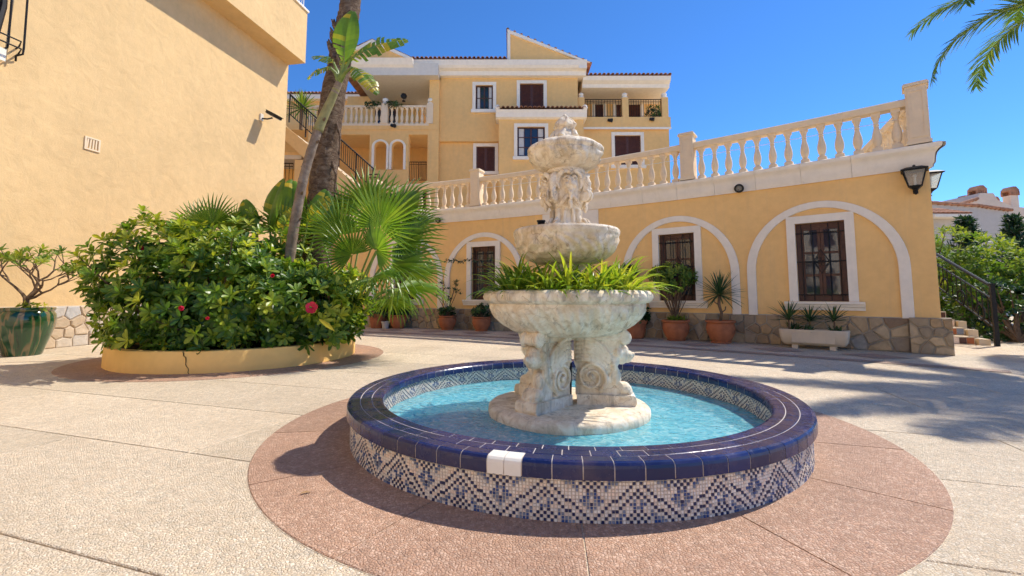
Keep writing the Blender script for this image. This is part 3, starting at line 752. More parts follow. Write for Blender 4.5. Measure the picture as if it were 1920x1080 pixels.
# upper pedestal: masks between scrolls
m = MB()
m.lathe([(.10, 1.50), (.15, 1.505), (.155, 1.53), (.13, 1.55), (.115, 1.58), (.105, 1.63), (.108, 1.68), (.13, 1.73), (.155, 1.80), (.16, 1.88), (.15, 1.95), (.135, 1.985), (.155, 2.00), (.165, 2.02), (.15, 2.04), (.06, 2.04)], 28, FC)
for k in range(4):
    a = R(-84)+k*PI/2
    def F(u, v, w, a=a): return FC+Vector((u*math.cos(a)-w*math.sin(a), u*math.sin(a)+w*math.cos(a), v))
    m.ball(F(.145, 1.885, 0), (.06, .062, .075), 14, 9)          # face
    for s_ in (-1, 1):
        m.ball(F(.19, 1.875, s_*.032), (.024, .022, .022)); m.ball(F(.192, 1.915, s_*.028), (.012, .016, .009))
        m.tube([F(.185, 1.94, s_*.012), F(.196, 1.945, s_*.034), F(.17, 1.925, s_*.058)], .009, 6)
        m.tube([F(.17, 1.985, s_*.01), F(.178, 1.99, s_*.05), F(.155, 1.96, s_*.085), F(.14, 1.90, s_*.10), F(.15, 1.85, s_*.085)], [.014, .02, .022, .018, .01], 7)
        m.tube([F(.165, 1.80, s_*.02), F(.165, 1.765, s_*.05), F(.14, 1.72, s_*.075)], [.016, .018, .012], 6)
        m.ball(F(.185, 1.832, s_*.016), (.014, .014, .008))
        m.tube([F(.115, 1.70-.045*i, s_*(.03+.008*math.sin(i))) for i in range(4)], .014, 6)
    m.tube([F(.195, 1.925, 0), F(.212, 1.89, 0), F(.216, 1.872, 0)], [.009, .013, .015], 7)
    m.ball(F(.185, 1.812, 0), (.022, .025, .017)); m.ball(F(.18, 1.785, 0), (.018, .02, .03)); m.ball(F(.165, 1.73, 0), (.02, .022, .045))
    m.ball(F(.17, 1.985, 0), (.03, .03, .025))
    b = a+PI/4
    def G(u, v, w, b=b): return FC+Vector((u*math.cos(b)-w*math.sin(b), u*math.sin(b)+w*math.cos(b), v))
    m.tube([G(.15, 1.97, 0), G(.185, 1.95, 0), G(.205, 1.90, 0), G(.195, 1.84, 0), G(.165, 1.79, 0), G(.14, 1.75, 0)], [.03, .034, .035, .032, .028, .02], 8)
    for s_ in (-1, 1):
        spiral(m, G, .19, 1.795, .042, 1.5, s_*.022, .014, R(80), -1, 22)
        spiral(m, G, .16, 1.56, .045, 1.5, s_*.024, .014, R(80), -1, 22)
    m.tube([G(.19, 1.795, -.035), G(.19, 1.795, .035)], .028, 10); m.tube([G(.16, 1.555, -.035), G(.16, 1.555, .035)], .033, 10)
    m.tube([G(.12, 1.70, 0), G(.115, 1.64, 0), G(.135, 1.59, 0)], [.02, .024, .026], 8)
remesh(m, 'mask_pedestal', 'weathered_stone', FT, .0042, 0)
def top_fn(r, z, a):
    q = r
    if z < 2.17: q += .030*(abs(math.sin(a*4+.3))**.6-.5)*max(0, math.sin(PI*(z-2.03)/.15))+.006*math.sin(a*16+4*math.sin(z*25+a*2))
    else: q += .020*(abs(math.sin(a*5+.2))**.5-.6)
    return q+.004*hn(7*math.cos(a), 7*math.sin(a), z*10)
bowl('upper_bowl', dens([(.10, 2.035), (.15, 2.035), (.20, 2.05), (.255, 2.085), (.290, 2.125), (.302, 2.155), (.300, 2.17), (.312, 2.185), (.312, 2.205), (.298, 2.222), (.27, 2.24), (.22, 2.262), (.12, 2.275), (.02, 2.28)], 5), top_fn, 140)
m = MB()
m.lathe([(.06, 2.25), (.10, 2.27), (.115, 2.30), (.10, 2.33), (.075, 2.36), (.06, 2.375), (.07, 2.39), (.085, 2.415), (.075, 2.445), (.045, 2.475), (.03, 2.49), (.024, 2.505), (.008, 2.525)], 20, FC)
for k in range(6):
    a = 2*PI*k/6
    m.tube([FC+Vector((r*math.cos(a+t), r*math.sin(a+t), z)) for r, z, t in ((.095, 2.28, 0), (.118, 2.31, .15), (.095, 2.35, .3), (.065, 2.38, .45))], [.02, .03, .022, .012], 7)
    m.tube([FC+Vector((r*math.cos(a+t), r*math.sin(a+t), z)) for r, z, t in ((.065, 2.385, .4), (.088, 2.42, .55), (.062, 2.46, .8), (.03, 2.495, 1.0))], [.013, .019, .015, .008], 7)
remesh(m, 'finial', 'weathered_stone', FT, .0042, 1)

# ================================================================ LEFT BUILDING
LA = Vector((-8.83, 8.66, 0)); LD = Vector((.1762, .9844, 0)); LN = Vector((.9844, -.1762, 0)); LE = 6.466
def LW(t, z, d=0.): return LA+LD*t+LN*d+Vector((0, 0, z))
LB_ = thing('left_building', LW(2, 0), 'tall sunlit ochre stucco building with overhanging upper floor on the left', 'building')
mb = MB(); hole_wall(mb, LW, -14, LE, 0, 8.9, [(-2.45, -1.15, 5.32, 6.95)], .2)
for a, b in (((LE, 0), (LE, -8)), ((-14, 0), (-14, -8))):
    mb.poly([LW(a[0], 0, a[1]), LW(b[0], 0, b[1]), LW(b[0], 8.9, b[1]), LW(a[0], 8.9, a[1])])
mb.build('wall', 'stucco_left', LB_)
RW0 = LW(-14, 0); RWd = Vector((.866, -.5, 0)); RWn = Vector((.5, .866, 0))      # unseen wing behind the viewpoint, added to bounce warm light onto the shaded front
def RWF(u, v, d): return RW0+RWd*u+RWn*d+Vector((0, 0, v))
rh = [(2+i*3.2, 3.1+i*3.2, z, z+1.4) for i in range(6) for z in (1.0, 3.9)]
mb = MB(); hole_wall(mb, RWF, 0, 22, 0, 7, rh, .2); mb.poly([RWF(22, 0, 0), RWF(22, 0, -8), RWF(22, 7, -8), RWF(22, 7, 0)]); mb.poly([RWF(0, 7, 0), RWF(22, 7, 0), RWF(22, 7, -8), RWF(0, 7, -8)])
rw_ = mb.build('added_bounce_wing', 'plaster_white', LB_)
for a, b, c, d in rh: mb = MB(); mb.box(a, b, c, d, -.2, -.19, RWF); mb.build('bounce_wing_shutter', 'wood_shutter', rw_)  # shutters of the added bounce wing, out of view
mb = MB(); mb.box(-14, LE-.016, -8, .655, 8.9, 10.72, lambda a, b, c: LW(a, c, b)); mb.build('upper_floor', 'stucco_left', LB_)
mb = MB(); mb.box(-14, LE+.02, .40, .70, 10.72, 10.79, lambda a, b, c: LW(a, c, b)); mb.box(LE-.3, LE+.02, -8, .40, 10.72, 10.79, lambda a, b, c: LW(a, c, b)); mb.build('coping', 'plaster_white', LB_)
for t0 in range(8):
    mb = MB()
    for t in (0, 1.18): mb.tube([LW(LE-.1-t0*1.2-t, 10.79, .55), LW(LE-.1-t0*1.2-t, 11.7, .55)], .02, 6)
    for z in (10.9, 11.68): mb.tube([LW(LE-.1-t0*1.2, z, .55), LW(LE-.1-t0*1.2-1.18, z, .55)], .018, 6)
    for k in range(9): mb.tube([LW(LE-.2-t0*1.2-k*.115, 10.9, .55), LW(LE-.2-t0*1.2-k*.115, 11.68, .55)], .012, 5)
    mb.build('roof_railing', 'ceramic_white', LB_)
mb = MB(); mb.poly([LW(-14, 0, .012), LW(LE, 0, .012), LW(LE, .80, .012), LW(-14, .80, .012)]); mb.poly([LW(-14, .80, .012), LW(LE, .80, .012), LW(LE, .805, 0), LW(-14, .805, 0)])
lb = mb.build('stone_base', 'mortar_pale', LB_); rg2 = random.Random(9)
for a in range(-2, 6): stones(lb, lambda u, v, d: LW(u, v, .012+d), a*1.05, a*1.05+1.045, .004, .79, .27, rg2, proud=.028, mat='clad_stone_pale')
wl = MB()
for u0, u1, v0, v1 in ((-2.45, -2.37, 5.32, 6.95), (-1.23, -1.15, 5.32, 6.95), (-2.37, -1.23, 6.87, 6.95), (-2.37, -1.23, 5.32, 5.40), (-1.84, -1.76, 5.40, 6.87)): wl.box(u0, u1, v0, v1, -.19, -.13, LW)
w = wl.build('window', 'wood_dark', LB_)
for u0, u1 in ((-2.37, -1.84), (-1.76, -1.23)):
    p = MB(); p.box(u0, u1, 5.40, 6.87, -.165, -.16, LW); p.build('pane', 'window_glass', w)
p = MB(); p.box(-2.6, -1.02, 5.08, 5.30, 0.001, .16, LW); p.build('sill', 'plaster_white', w)
gm = MB()
for u in (-2.5, -2.2, -1.9, -1.6, -1.3): gm.tube([LW(u, 7.1, .02), LW(u, 7.0, .16), LW(u, 6.2, .20), LW(u, 5.6, .24), LW(u, 5.38, .30), LW(u, 5.26, .22), LW(u, 5.24, .02)], .014, 6)
for u in (-1.02, -.80): gm.tube([LW(u, 7.1, .02), LW(u, 6.9, .14), LW(u, 5.45, .18), LW(u, 5.33, .17), LW(u-.05, 5.28, .10), LW(u, 5.22, .02)], .016, 6)
for v, d in ((5.36, .29), (5.50, .27), (6.8, .18)): gm.tube([LW(-2.55, v, d), LW(-.9, v, d), LW(-.82, v-.03, .1), LW(-.80, v-.05, .0)], .014, 6)
gm.tube([LW(-1.12, 7.1, .10), LW(-1.16, 6.0, .22), LW(-1.27, 5.34, .28)], .05, 7)
gm.build('grille', 'iron', w)
vt = MB(); s0 = .57
for u0, u1, v0, v1 in ((s0-.15, s0-.115, 4.0, 4.27), (s0+.115, s0+.15, 4.0, 4.27), (s0-.115, s0+.115, 4.0, 4.03), (s0-.115, s0+.115, 4.24, 4.27)): vt.box(u0, u1, v0, v1, 0, .022, LW)
vg = vt.build('air_vent', 'cast_stone', LB_)
for k in range(4):
    q = MB(); q.prism([(s0-.115+.058*k, 4.035), (s0-.09+.058*k, 4.035), (s0-.068+.052*k, 4.235), (s0-.098+.052*k, 4.235)], .001, .016, LW); q.build('slat', 'cast_stone', vg)
def floodlight(F, label, group, s=1., glass='plastic_grey'):
    p = F(0, 0, 0); t = thing('floodlight', p, label, 'floodlight', group)
    m = MB(); m.box(-.05*s, .05*s, -.06*s, .06*s, 0, .02*s, F); m.build('mount', 'plastic_black', t)
    m = MB(); m.tube([F(0, 0, .02*s), F(.02*s, -.03*s, .10*s), F(.06*s, -.02*s, .16*s)], .016*s, 6); m.build('arm', 'plastic_black', t)
    m = MB(); m.box(-.10*s, .13*s, -.035*s, .055*s, .10*s, .27*s, F); m.build('housing', 'plastic_black', t)
    m = MB(); m.box(-.08*s, .11*s, -.05*s, -.037*s, .115*s, .26*s, F); m.build('lens', glass, t)
def RF(o, tx, nz):                                    # local frame: u along wall, v up, d out, pitched a little down
    def F(u, v, d):
        c, s_ = math.cos(.45), math.sin(.45); v2 = v*c-(d-.1)*s_*(1 if d > .09 else 0); d2 = d*c+.0+v*s_ if d > .09 else d
        return o+tx*u+nz*d2+Vector((0, 0, v2))
    return F
# security floodlight, with a slim grey body, on the sunlit wall
t = thing('wall_floodlight', LW(5.35, 6.6), 'grey and black floodlight on a bracket on the tall sunlit wall', 'floodlight')
m = MB(); m.box(5.24, 5.36, 6.48, 6.70, .001, .05, LW); m.build('mount', 'ceramic_white', t)
m = MB(); m.tube([LW(5.30, 6.55, .05), LW(5.34, 6.54, .20), LW(5.42, 6.60, .32)], .025, 7); m.build('arm', 'plastic_black', t)
def TF(u, v, d): return LW(5.38, 6.66, .38)+LD*u+(LN*.88+Vector((0, 0, -.47))).normalized()*d+(LN*.47+Vector((0, 0, .88))).normalized()*v
m = MB(); m.box(-.16, .16, -.035, .045, -.18, .20, TF); m.box(-.17, .17, .045, .06, -.20, .24, TF); m.build('housing', 'plastic_black', t)
m = MB(); m.box(-.14, .14, -.05, -.036, -.15, .18, TF); m.build('lens', 'plastic_grey', t)
for i, (px, py, lab) in enumerate(((1389, 357, 'round black floodlight under the cornice right of the fountain'), (828, 415, 'small black floodlight under the cornice left of the fountain'))):
    s_ = (-3.05, -11.45)[i]; tt = (W(s_+.05, 0)-W(s_-.05, 0)).normalized(); nn = W(s_, 0, 1)-W(s_, 0); o_ = W(s_, 3.34, .085)
    t = thing('cornice_floodlight', o_, lab, 'floodlight', 'round floodlights under the cornice')
    ax = (nn*.75-Vector((0, 0, .55))+tt*(-.3 if i else 0)).normalized(); q = ax.to_track_quat('Z', 'Y').to_matrix().to_4x4(); q.translation = o_+nn*.09
    m = MB(); m.tube([o_-nn*.01, o_+nn*.06], .03, 8); m.build('mount', 'plastic_black', t)
    m = MB(); m.lathe([(.03, -.05), (.07, -.03), (.095, .03), (.10, .06), (.085, .065), (.07, .05), (.02, .045)], 18); place_mesh('housing', m.mesh('housing', 'plastic_black', True), t, q)
    m = MB(); m.lathe([(.069, .052), (.05, .062), (.01, .066)], 18); place_mesh('lens', m.mesh('lens', 'lamp_glass', True), t, q)

# wall lanterns on the corner
def lantern(o, tx, nn, label, flip=1):
    t = thing('wall_lantern', o, label, 'lantern', 'wall lanterns at the building corner')
    def F(u, v, d): return o+tx*u+nn*d+Vector((0, 0, v))
    def sq(h, v): return [F(-h, v, .16-h), F(h, v, .16-h), F(h, v, .16+h), F(-h, v, .16+h)]
    m = MB(); m.box(-.035, .035, -.16, -.03, 0, .02, F); m.tube([F(0, -.12, .02), F(0, -.15, .10), F(0, -.10, .16)], .018, 6); m.build('bracket', 'iron', t)
    m = MB(); m.grid([sq(.04, -.10), sq(.085, -.06), sq(.09, -.045)], True); m.poly(sq(.09, -.045)); m.poly(sq(.04, -.10))
    m.lathe([(.012, -.20), (.035, -.17), (.02, -.14), (.045, -.11), (.04, -.09)], 8, F(0, 0, .16)); m.build('base', 'iron', t)
    for (a, b) in ((-1, -1), (1, -1), (1, 1), (-1, 1)): m = MB(); m.tube([F(a*.088, -.045, .16+b*.088), F(a*.15, .22, .16+b*.15)], .010, 5); m.build('frame_bar', 'iron', t)
    m = MB(); m.grid([sq(.084, -.045), sq(.145, .215)], True); m.build('glass', 'lamp_glass', t)
    m = MB(); m.grid([sq(.155, .215), sq(.185, .225), sq(.185, .24), sq(.10, .285), sq(.03, .30)], True); m.poly(sq(.155, .215)); m.poly(sq(.03, .30)); m.ball(F(0, .315, .16), .022); m.build('roof', 'iron', t)
    m = MB(); m.tube([F(0, -.04, .16), F(0, .10, .16)], .018, 7); m.ball(F(0, .13, .16), .03); m.build('bulb', 'ceramic_white', t)
t1 = (W(-.1, 0)-W(-.2, 0)).normalized(); n1 = W(-.18, 0, 1)-W(-.18, 0)
lantern(W(-.20, 2.98, 0), t1, n1, 'black wall lantern on the front of the curved building near its corner')
lantern(CORNER+RD*.55+Vector((0, 0, 3.02)), RD, nrm, 'black wall lantern on the side wall just past the corner, against the sky')

# ================================================================ MAIN BUILDING BEHIND
YM = 22.
def X_(px, Y=YM): return at(px, 300, Y).x
def Z_(py, Y=YM): return at(960, py, Y).z
MBD = thing('apartment_building', (1, 22, 3.4), 'three-storey ochre apartment building with white trims and balconies behind the terrace', 'building')
def FM(Y): return lambda u, v, d: Vector((u, Y-d, v))
def rect(px0, px1, py0, py1, Y=YM): return (X_(px0, Y), X_(px1, Y), Z_(py1, Y), Z_(py0, Y))
def block(x0, x1, y0, y1, z0, z1, name, mat, parent=MBD, **k):
    m = MB(); m.box(x0, x1, y0, y1, z0, z1); return m.build(name, mat, parent, **k)
def main_window(r, Y, kind, parent=MBD, trim=.16, sill=True):
    x0, x1, z0, z1 = r; F = FM(Y); m = MB(); t = .06
    m.box(x0, x0+t, z0, z1, -.14, -.07, F); m.box(x1-t, x1, z0, z1, -.14, -.07, F); m.box(x0+t, x1-t, z1-t, z1, -.14, -.07, F); m.box(x0+t, x1-t, z0, z0+t, -.14, -.07, F)
    xm = (x0+x1)/2; m.box(xm-.035, xm+.035, z0+t, z1-t, -.14, -.071, F)
    w = m.build('window', 'wood_dark', parent)
    if kind == 'shutter':
        for a, b in ((x0+t, xm-.035), (xm+.035, x1-t)):
            q = MB(); q.box(a, b, z0+t, z1-t, -.12, -.11, F); n = int((z1-z0-2*t)/.07)
            for i in range(n):
                zc = z0+t+(z1-z0-2*t)*(i+.5)/n; q.prism([(-.11, zc-.03), (-.085, zc-.028), (-.10, zc+.03)], a+.03, b-.03, lambda d, v, u: F(u, v, d))
            q.box(a, a+.05, z0+t, z1-t, -.11, -.078, F); q.box(b-.05, b, z0+t, z1-t, -.11, -.078, F); q.build('shutter', 'wood_shutter', w)
    else:
        ny = 3 if kind == 'glass3' else 2
        for a, b in ((x0+t, xm-.035), (xm+.035, x1-t)):
            mm = MB()
            for i in range(1, ny): zc = z0+(z1-z0)*i/ny; mm.box(a, b, zc-.018, zc+.018, -.13, -.08, F)
            xc = (a+b)/2; mm.box(xc-.014, xc+.014, z0+t, z1-t, -.128, -.082, F); mm.build('glazing_bar', 'wood_dark', w)
            for i in range(ny):
                p = MB(); zz0 = z0+t+(z1-z0-2*t)*i/ny; zz1 = z0+t+(z1-z0-2*t)*(i+1)/ny
                p.box(a, b, zz0+.002, zz1-.002, -.115, -.11, F); p.build('pane', 'window_glass', w)
            if trim:
                q = MB(); k_ = (b-a)*.42; n_ = 7; o_ = a+.02 if a == x0+t else b-.02-k_
                q.grid([[F(o_+k_*j/n_, v, -.1075+.002*(j % 2)) for j in range(n_+1)] for v in (z0+t+.05, z1-t)]); q.build('curtain', 'curtain', w)
    if trim:
        s_ = MB(); s_.box(x0-trim, x0, z0, z1+trim, -.002, .05, F); s_.box(x1, x1+trim, z0, z1+trim, -.002, .05, F); s_.box(x0, x1, z1, z1+trim, -.002, .049, F)
        s_.build('surround', 'plaster_white', w)
        if sill: q = MB(); q.box(x0-trim-.06, x1+trim+.06, z0-.16, z0-.002, -.13, .12, F); q.build('sill', 'plaster_white', w)
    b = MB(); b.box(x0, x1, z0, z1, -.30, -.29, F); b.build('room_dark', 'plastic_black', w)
ZB = 3.38; Yb = 21.3
# centre block
w1 = rect(891, 924, 160, 206); w2 = rect(975, 1020, 157, 207); w4 = rect(893, 928, 275, 322, 22.2); w3 = rect(970, 1022, 238, 294, Yb)
m = MB(); hole_wall(m, FM(YM), X_(820), X_(1085), Z_(265), Z_(122), [w1, w2], .16)
m.poly([(X_(1085), YM, Z_(265)), (X_(1085), 30, Z_(265)), (X_(1085), 30, Z_(122)), (X_(1085), YM, Z_(122))])
m.poly([(X_(820), YM, Z_(265)), (X_(820), 25, Z_(265)), (X_(820), 25, Z_(122)), (X_(820), YM, Z_(122))])
m.poly([(X_(820), YM, Z_(265)), (X_(1085), YM, Z_(265)), (X_(1085), 22.5, Z_(265)), (X_(820), 22.5, Z_(265))])
m.build('upper_wall', 'stucco_main', MBD)
m = MB(); hole_wall(m, FM(22.2), X_(820), X_(1085), ZB, Z_(265), [w4], .16); m.build('lower_wall', 'stucco_main', MBD)
main_window(w1, YM, 'glass'); main_window(w2, YM, 'shutter'); main_window(w4, 22.2, 'shutter')
m = MB(); x0, x1 = X_(935, Yb), X_(1095, Yb); hole_wall(m, FM(Yb), x0, x1, ZB, Z_(222, Yb), [w3], .16)
for x in (x0, x1): m.poly([(x, Yb, ZB), (x, 23, ZB), (x, 23, Z_(222, Yb)), (x, Yb, Z_(222, Yb))])
m.build('bay_wall', 'stucco_main', MBD); main_window(w3, Yb, 'glass3')
m = MB(); m.prism([(0, Z_(224, Yb)), (-.16, Z_(222, Yb)), (-.20, Z_(214, Yb)), (-.26, Z_(209, Yb)), (0.6, Z_(207, Yb)), (.6, Z_(224, Yb))], x0-.14, x1+.14, lambda a, b, d: Vector((d, Yb+a, b))); m.build('bay_cornice', 'plaster_white', MBD)
def tile_row(x0, x1, y0, z0, rise, depth, name='roof_tiles', pitch=.21, parent=MBD):
    m = MB(); n = int((x1-x0)/pitch)                 # rows of barrel tiles seen end-on
    for i in range(n):
        xc = x0+(i+.5)*(x1-x0)/n
        nr = max(1, int(depth/.45))
        for k in range(nr):
            a = y0+k*depth/nr-.05; b = y0+(k+1)*depth/nr; za = z0+rise*k/nr; zb = z0+rise*(k+1)/nr
            rows = []
            for yy, zz, r in ((a, za, pitch*.40), (b, zb, pitch*.36)):
                rows.append([(xc+r*math.cos(PI*j/6), yy, zz+.02+r*.9*math.sin(PI*j/6)) for j in range(7)]+[(xc+r*.8*math.cos(PI*j/6), yy, zz+.012+r*.7*math.sin(PI*j/6)) for j in range(6, -1, -1)])
            kk = m.grid(rows, True); m.face(tuple(range(kk, kk+14)))
    m.poly([(x0, y0, z0+.01), (x1, y0, z0+.01), (x1, y0+depth, z0+rise+.01), (x0, y0+depth, z0+rise+.01)])
    return m.build(name, 'roof_clay', parent, kind='stuff')
tile_row(x0-.10, x1+.10, Yb-.26, Z_(207, Yb)+.005, .25, .9)
for x in (x0-.05, x1+.05):
    m = MB(); m.ball((x, Yb-.16, Z_(207, Yb)+.07), .14); m.build('finial', 'plaster_white', MBD)
# eave and gable
e0, e1, ez0, ez1 = X_(770), X_(1100), Z_(146), Z_(122)
m = MB(); m.prism([(.0, ez0), (-.22, ez0+.02), (-.25, ez0+.22), (-.42, ez0+.30), (-.50, ez0+.42), (-.55, ez1), (.4, ez1+.02), (.4, ez0)], e0, e1, lambda a, b, d: Vector((d, YM+a, b))); m.build('eave', 'plaster_white', MBD)
m = MB(); m.box(X_(1085), e1, YM-.5, 30, ez0+.25, ez1+.02); m.build('eave', 'plaster_white', MBD)
tile_row(X_(772), X_(950), YM-.58, ez1+.03, 2.0, 6.)
gx0, gx1, gz0, gz1 = X_(952), X_(1106), Z_(124), Z_(68)
m = MB(); F = FM(YM-.35)
m.prism([(gx0, gz0), (gx1-.35, gz0), (gx0, gz1)], -.10, 0, F); m.build('gable', 'stucco_main', MBD)
m = MB(); m.prism([(gx0-.02, gz0-.05), (gx0+.13, gz0-.05), (gx0+.13, gz1-.12), (gx1-.30, gz0+.02), (gx1+.02, gz0-.02), (gx0-.02, gz1+.12)], -.14, .08, F); m.box(gx0+.13, gx1-.3, gz0-.10, gz0+.06, -.14, .079, F); m.build('gable_trim', 'plaster_white', MBD)
m = MB(); yy0, yy1 = YM-.4, 30
m.poly([(gx0-.05, yy0, gz1+.125), (gx1+.12, yy0, gz0-.02), (gx1+.12, yy1, gz0-.02), (gx0-.05, yy1, gz1+.125)])
m.poly([(gx0-.05, yy0, gz1+.125), (gx0-.05, yy1, gz1+.125), (gx0-.05, yy1, gz0), (gx0-.05, yy0, gz0)])
for i in range(12):
    t = i/12; x = gx0+(gx1-gx0)*t; z = gz1+.125+(gz0-.02-gz1-.125)*t
    m.tube([(x, yy0-.02, z+.01), (x, yy1, z+.01)], .075, 7)
for i in range(34): m.tube([(gx1+.10, yy0+.1+i*.22, gz0-.03), (gx1-.3, yy0+.1+i*.22, gz0+.10)], .075, 7)
m.build('roof_tiles', 'roof_clay', MBD, kind='stuff')
# right wing with upper balcony
YR = 22.3; YRb = 24.2
bx0, bx1 = X_(1085, YR), X_(1252, YR); fl = Z_(222, YR)
w5 = rect(1153, 1202, 254, 310, YR)
m = MB(); hole_wall(m, FM(YR), bx0, X_(1256, YR), ZB, Z_(241, YR), [w5], .16); m.poly([(X_(1256, YR), YR, ZB), (X_(1256, YR), 30, ZB), (X_(1256, YR), 30, Z_(241, YR)), (X_(1256, YR), YR, Z_(241, YR))]); m.build('wing_wall', 'stucco_main', MBD); main_window(w5, YR, 'shutter')
block(bx0, X_(1256, YR)+.06, YR-.12, 30, Z_(241, YR), Z_(221, YR), 'balcony_slab', 'stucco_main'); block(bx0, X_(1256, YR)+.08, YR-.14, YR-.121, Z_(244, YR), Z_(240, YR), 'slab_trim', 'plaster_white')
d1 = rect(1117, 1133, 185, 222, YRb); d2 = rect(1157, 1203, 184, 222, YRb)
m = MB(); hole_wall(m, FM(YRb), X_(1080, YRb), X_(1243, YRb), Z_(224, YR), Z_(148, YRb), [d1, d2], .16); m.poly([(X_(1243, YRb), YRb, 9), (X_(1243, YRb), 30, 9), (X_(1243, YRb), 30, Z_(148, YRb)), (X_(1243, YRb), YRb, Z_(148, YRb))]); m.build('balcony_back_wall', 'stucco_main', MBD)
for d in (d1, d2): main_window(d, YRb, 'shutter', sill=False)
for px in (1091, 1174, 1249):
    x = X_(px, YR); block(x-.16, x+.16, YR-.10, YR+.22, Z_(221, YR), Z_(184, YR), 'balcony_pier', 'stucco_main')
    m = MB(); m.lathe([(.17, 0), (.17, .05), (.06, .07), (.10, .11), (.14, .17), (.13, .24), (.05, .29), (.01, .31)], 12, (x, YR+.06, Z_(184, YR))); m.build('pier_finial', 'plaster_white', MBD, True)
def bar_rail(name, A, B, h, n, parent, mat='iron', r=.014, low=.08):
    A = Vector(A); B = Vector(B); up = Vector((0, 0, 1)); m = MB()
    m.tube([A+up*h, B+up*h], r*1.6, 6); m.tube([A+up*low, B+up*low], r, 5); m.tube([A+up*(h-.12), B+up*(h-.12)], r, 5)
    for i in range(n+1): m.tube([A+(B-A)*i/n+up*low, A+(B-A)*i/n+up*h], r*.8, 5)
    return m.build(name, mat, parent)
for a, b in ((1098, 1167), (1181, 1242)): bar_rail('balcony_railing', (X_(a, YR), YR-.02, Z_(221, YR)), (X_(b, YR), YR-.02, Z_(221, YR)), Z_(187, YR)-Z_(221, YR), 13, MBD)
ex = X_(1258, YR)
m = MB(); wz0, wz1 = Z_(166, YR), Z_(149, YR)
m.prism([(.1, wz0), (-.10, wz0), (-.14, wz0+.16), (-.35, wz0+.28), (-.40, wz1), (6, wz1), (6, wz0)], X_(1093, YR), ex, lambda a, b, d: Vector((d, YR+a, b))); m.build('wing_eave', 'plaster_white', MBD)
tile_row(X_(1095, YR), ex+.02, YR-.46, wz1+.01, 1.4, 5.5)
# left wing with loggia
YL = 21.8; YLb = 25.5
lx0, lx1 = X_(575, YL), X_(822, YL)
col0 = X_(803, YL)
zf2 = Z_(233, YL); zr = Z_(166, YL)
block(col0, lx1, YL, YL+.5, ZB, Z_(133, YL), 'column', 'stucco_main')
hA = [(X_(697, YL)+.09, X_(728, YL)-.09, Z_(318, YL), Z_(275, YL)), (X_(730, YL)+.09, X_(760, YL)-.09, Z_(318, YL), Z_(275, YL)), (X_(765, YL), X_(801, YL), ZB+.2, Z_(252, YL)), (X_(630, YL), X_(692, YL), ZB+.2, Z_(252, YL))]
m = MB()
hh = [(a, b, c, d) for a, b, c, d in hA[2:]]+[(a, b, c, d+.28) for a, b, c, d in hA[:2]]
hole_wall(m, FM(YL+.02), lx0, col0, ZB, zf2, hh, .35); m.build('loggia_wall', 'stucco_main', MBD)
for a, b, c, d in hA[:2]:
    hw = (b-a)/2; cx_ = (a+b)/2
    arch_band('arched_surround', cx_, hw+.10, d, d+.36, c, .11, FM(YL+.02), 'plaster_white', MBD, -.01, .06, 16)
    m = MB(); m.prism([(cx_-hw, d+.285)]+[(cx_-hw*math.cos(PI*i/12), d+.25*math.sin(PI*i/12)) for i in range(13)]+[(cx_+hw, d+.285)], -.3, -.001, FM(YL+.02)); m.build('arch_head', 'stucco_main', MBD)
block(lx0, col0, 24.6, 24.7, ZB, zf2-.25, 'inner_wall', 'stucco_main')
main_window((X_(700, 24.6), X_(726, 24.6), ZB+2.2, ZB+4.0), 24.6-.2, 'glass', trim=0)
main_window((X_(768, 24.6), X_(800, 24.6), ZB+1.4, ZB+3.3), 24.6-.2, 'glass', trim=0)
block(lx0-3, lx1, YL-.02, YLb, zf2-.28, zf2, 'balcony_floor', 'stucco_main')
block(X_(655, YLb), X_(790, YLb), YLb-.6, YLb+2, zf2, zr+1.0, 'loggia_back_wall', 'stucco_main')
block(lx0-3, lx1, YLb+2, YLb+2.1, zf2, zr, 'loggia_far_wall', 'plaster_grey')
dr = (X_(708, YLb), X_(746, YLb), zf2+.02, Z_(178, YLb-.6)); main_window(dr, YLb-.6-.17, 'glass', trim=0)
block(X_(712, YLb), X_(730, YLb), YLb-.66, YLb-.602, Z_(168, YLb), Z_(162, YLb), 'wall_grille', 'wood_dark')
block(X_(663, YL), lx1, YL-.5, 28, Z_(150, YL), Z_(128, YL), 'loggia_roof', 'ceiling_plaster')
m = MB(); z0_, z1_ = Z_(136, YL), Z_(122, YL); m.prism([(-.5, z0_), (-.6, z0_+.1), (-.72, z1_), (.5, z1_), (.5, z0_)], X_(640, YL), X_(776, YL), lambda a, b, d: Vector((d, YL+a, b))); m.build('loggia_cornice', 'plaster_white', MBD)
m = MB(); m.prism([(X_(640, YL), Z_(122, YL)), (X_(770, YL), Z_(122, YL)), (X_(700, YL), Z_(92, YL))], -.3, 0, FM(YL-.62)); m.build('pediment', 'stucco_main', MBD)
m = MB(); m.prism([(X_(700, YL), Z_(88, YL)), (X_(776, YL), Z_(122, YL)), (X_(764, YL), Z_(122, YL)), (X_(700, YL), Z_(95, YL)), (X_(640, YL), Z_(122, YL)), (X_(630, YL), Z_(122, YL))], -.35, .08, FM(YL-.62)); m.build('pediment_trim', 'plaster_white', MBD)
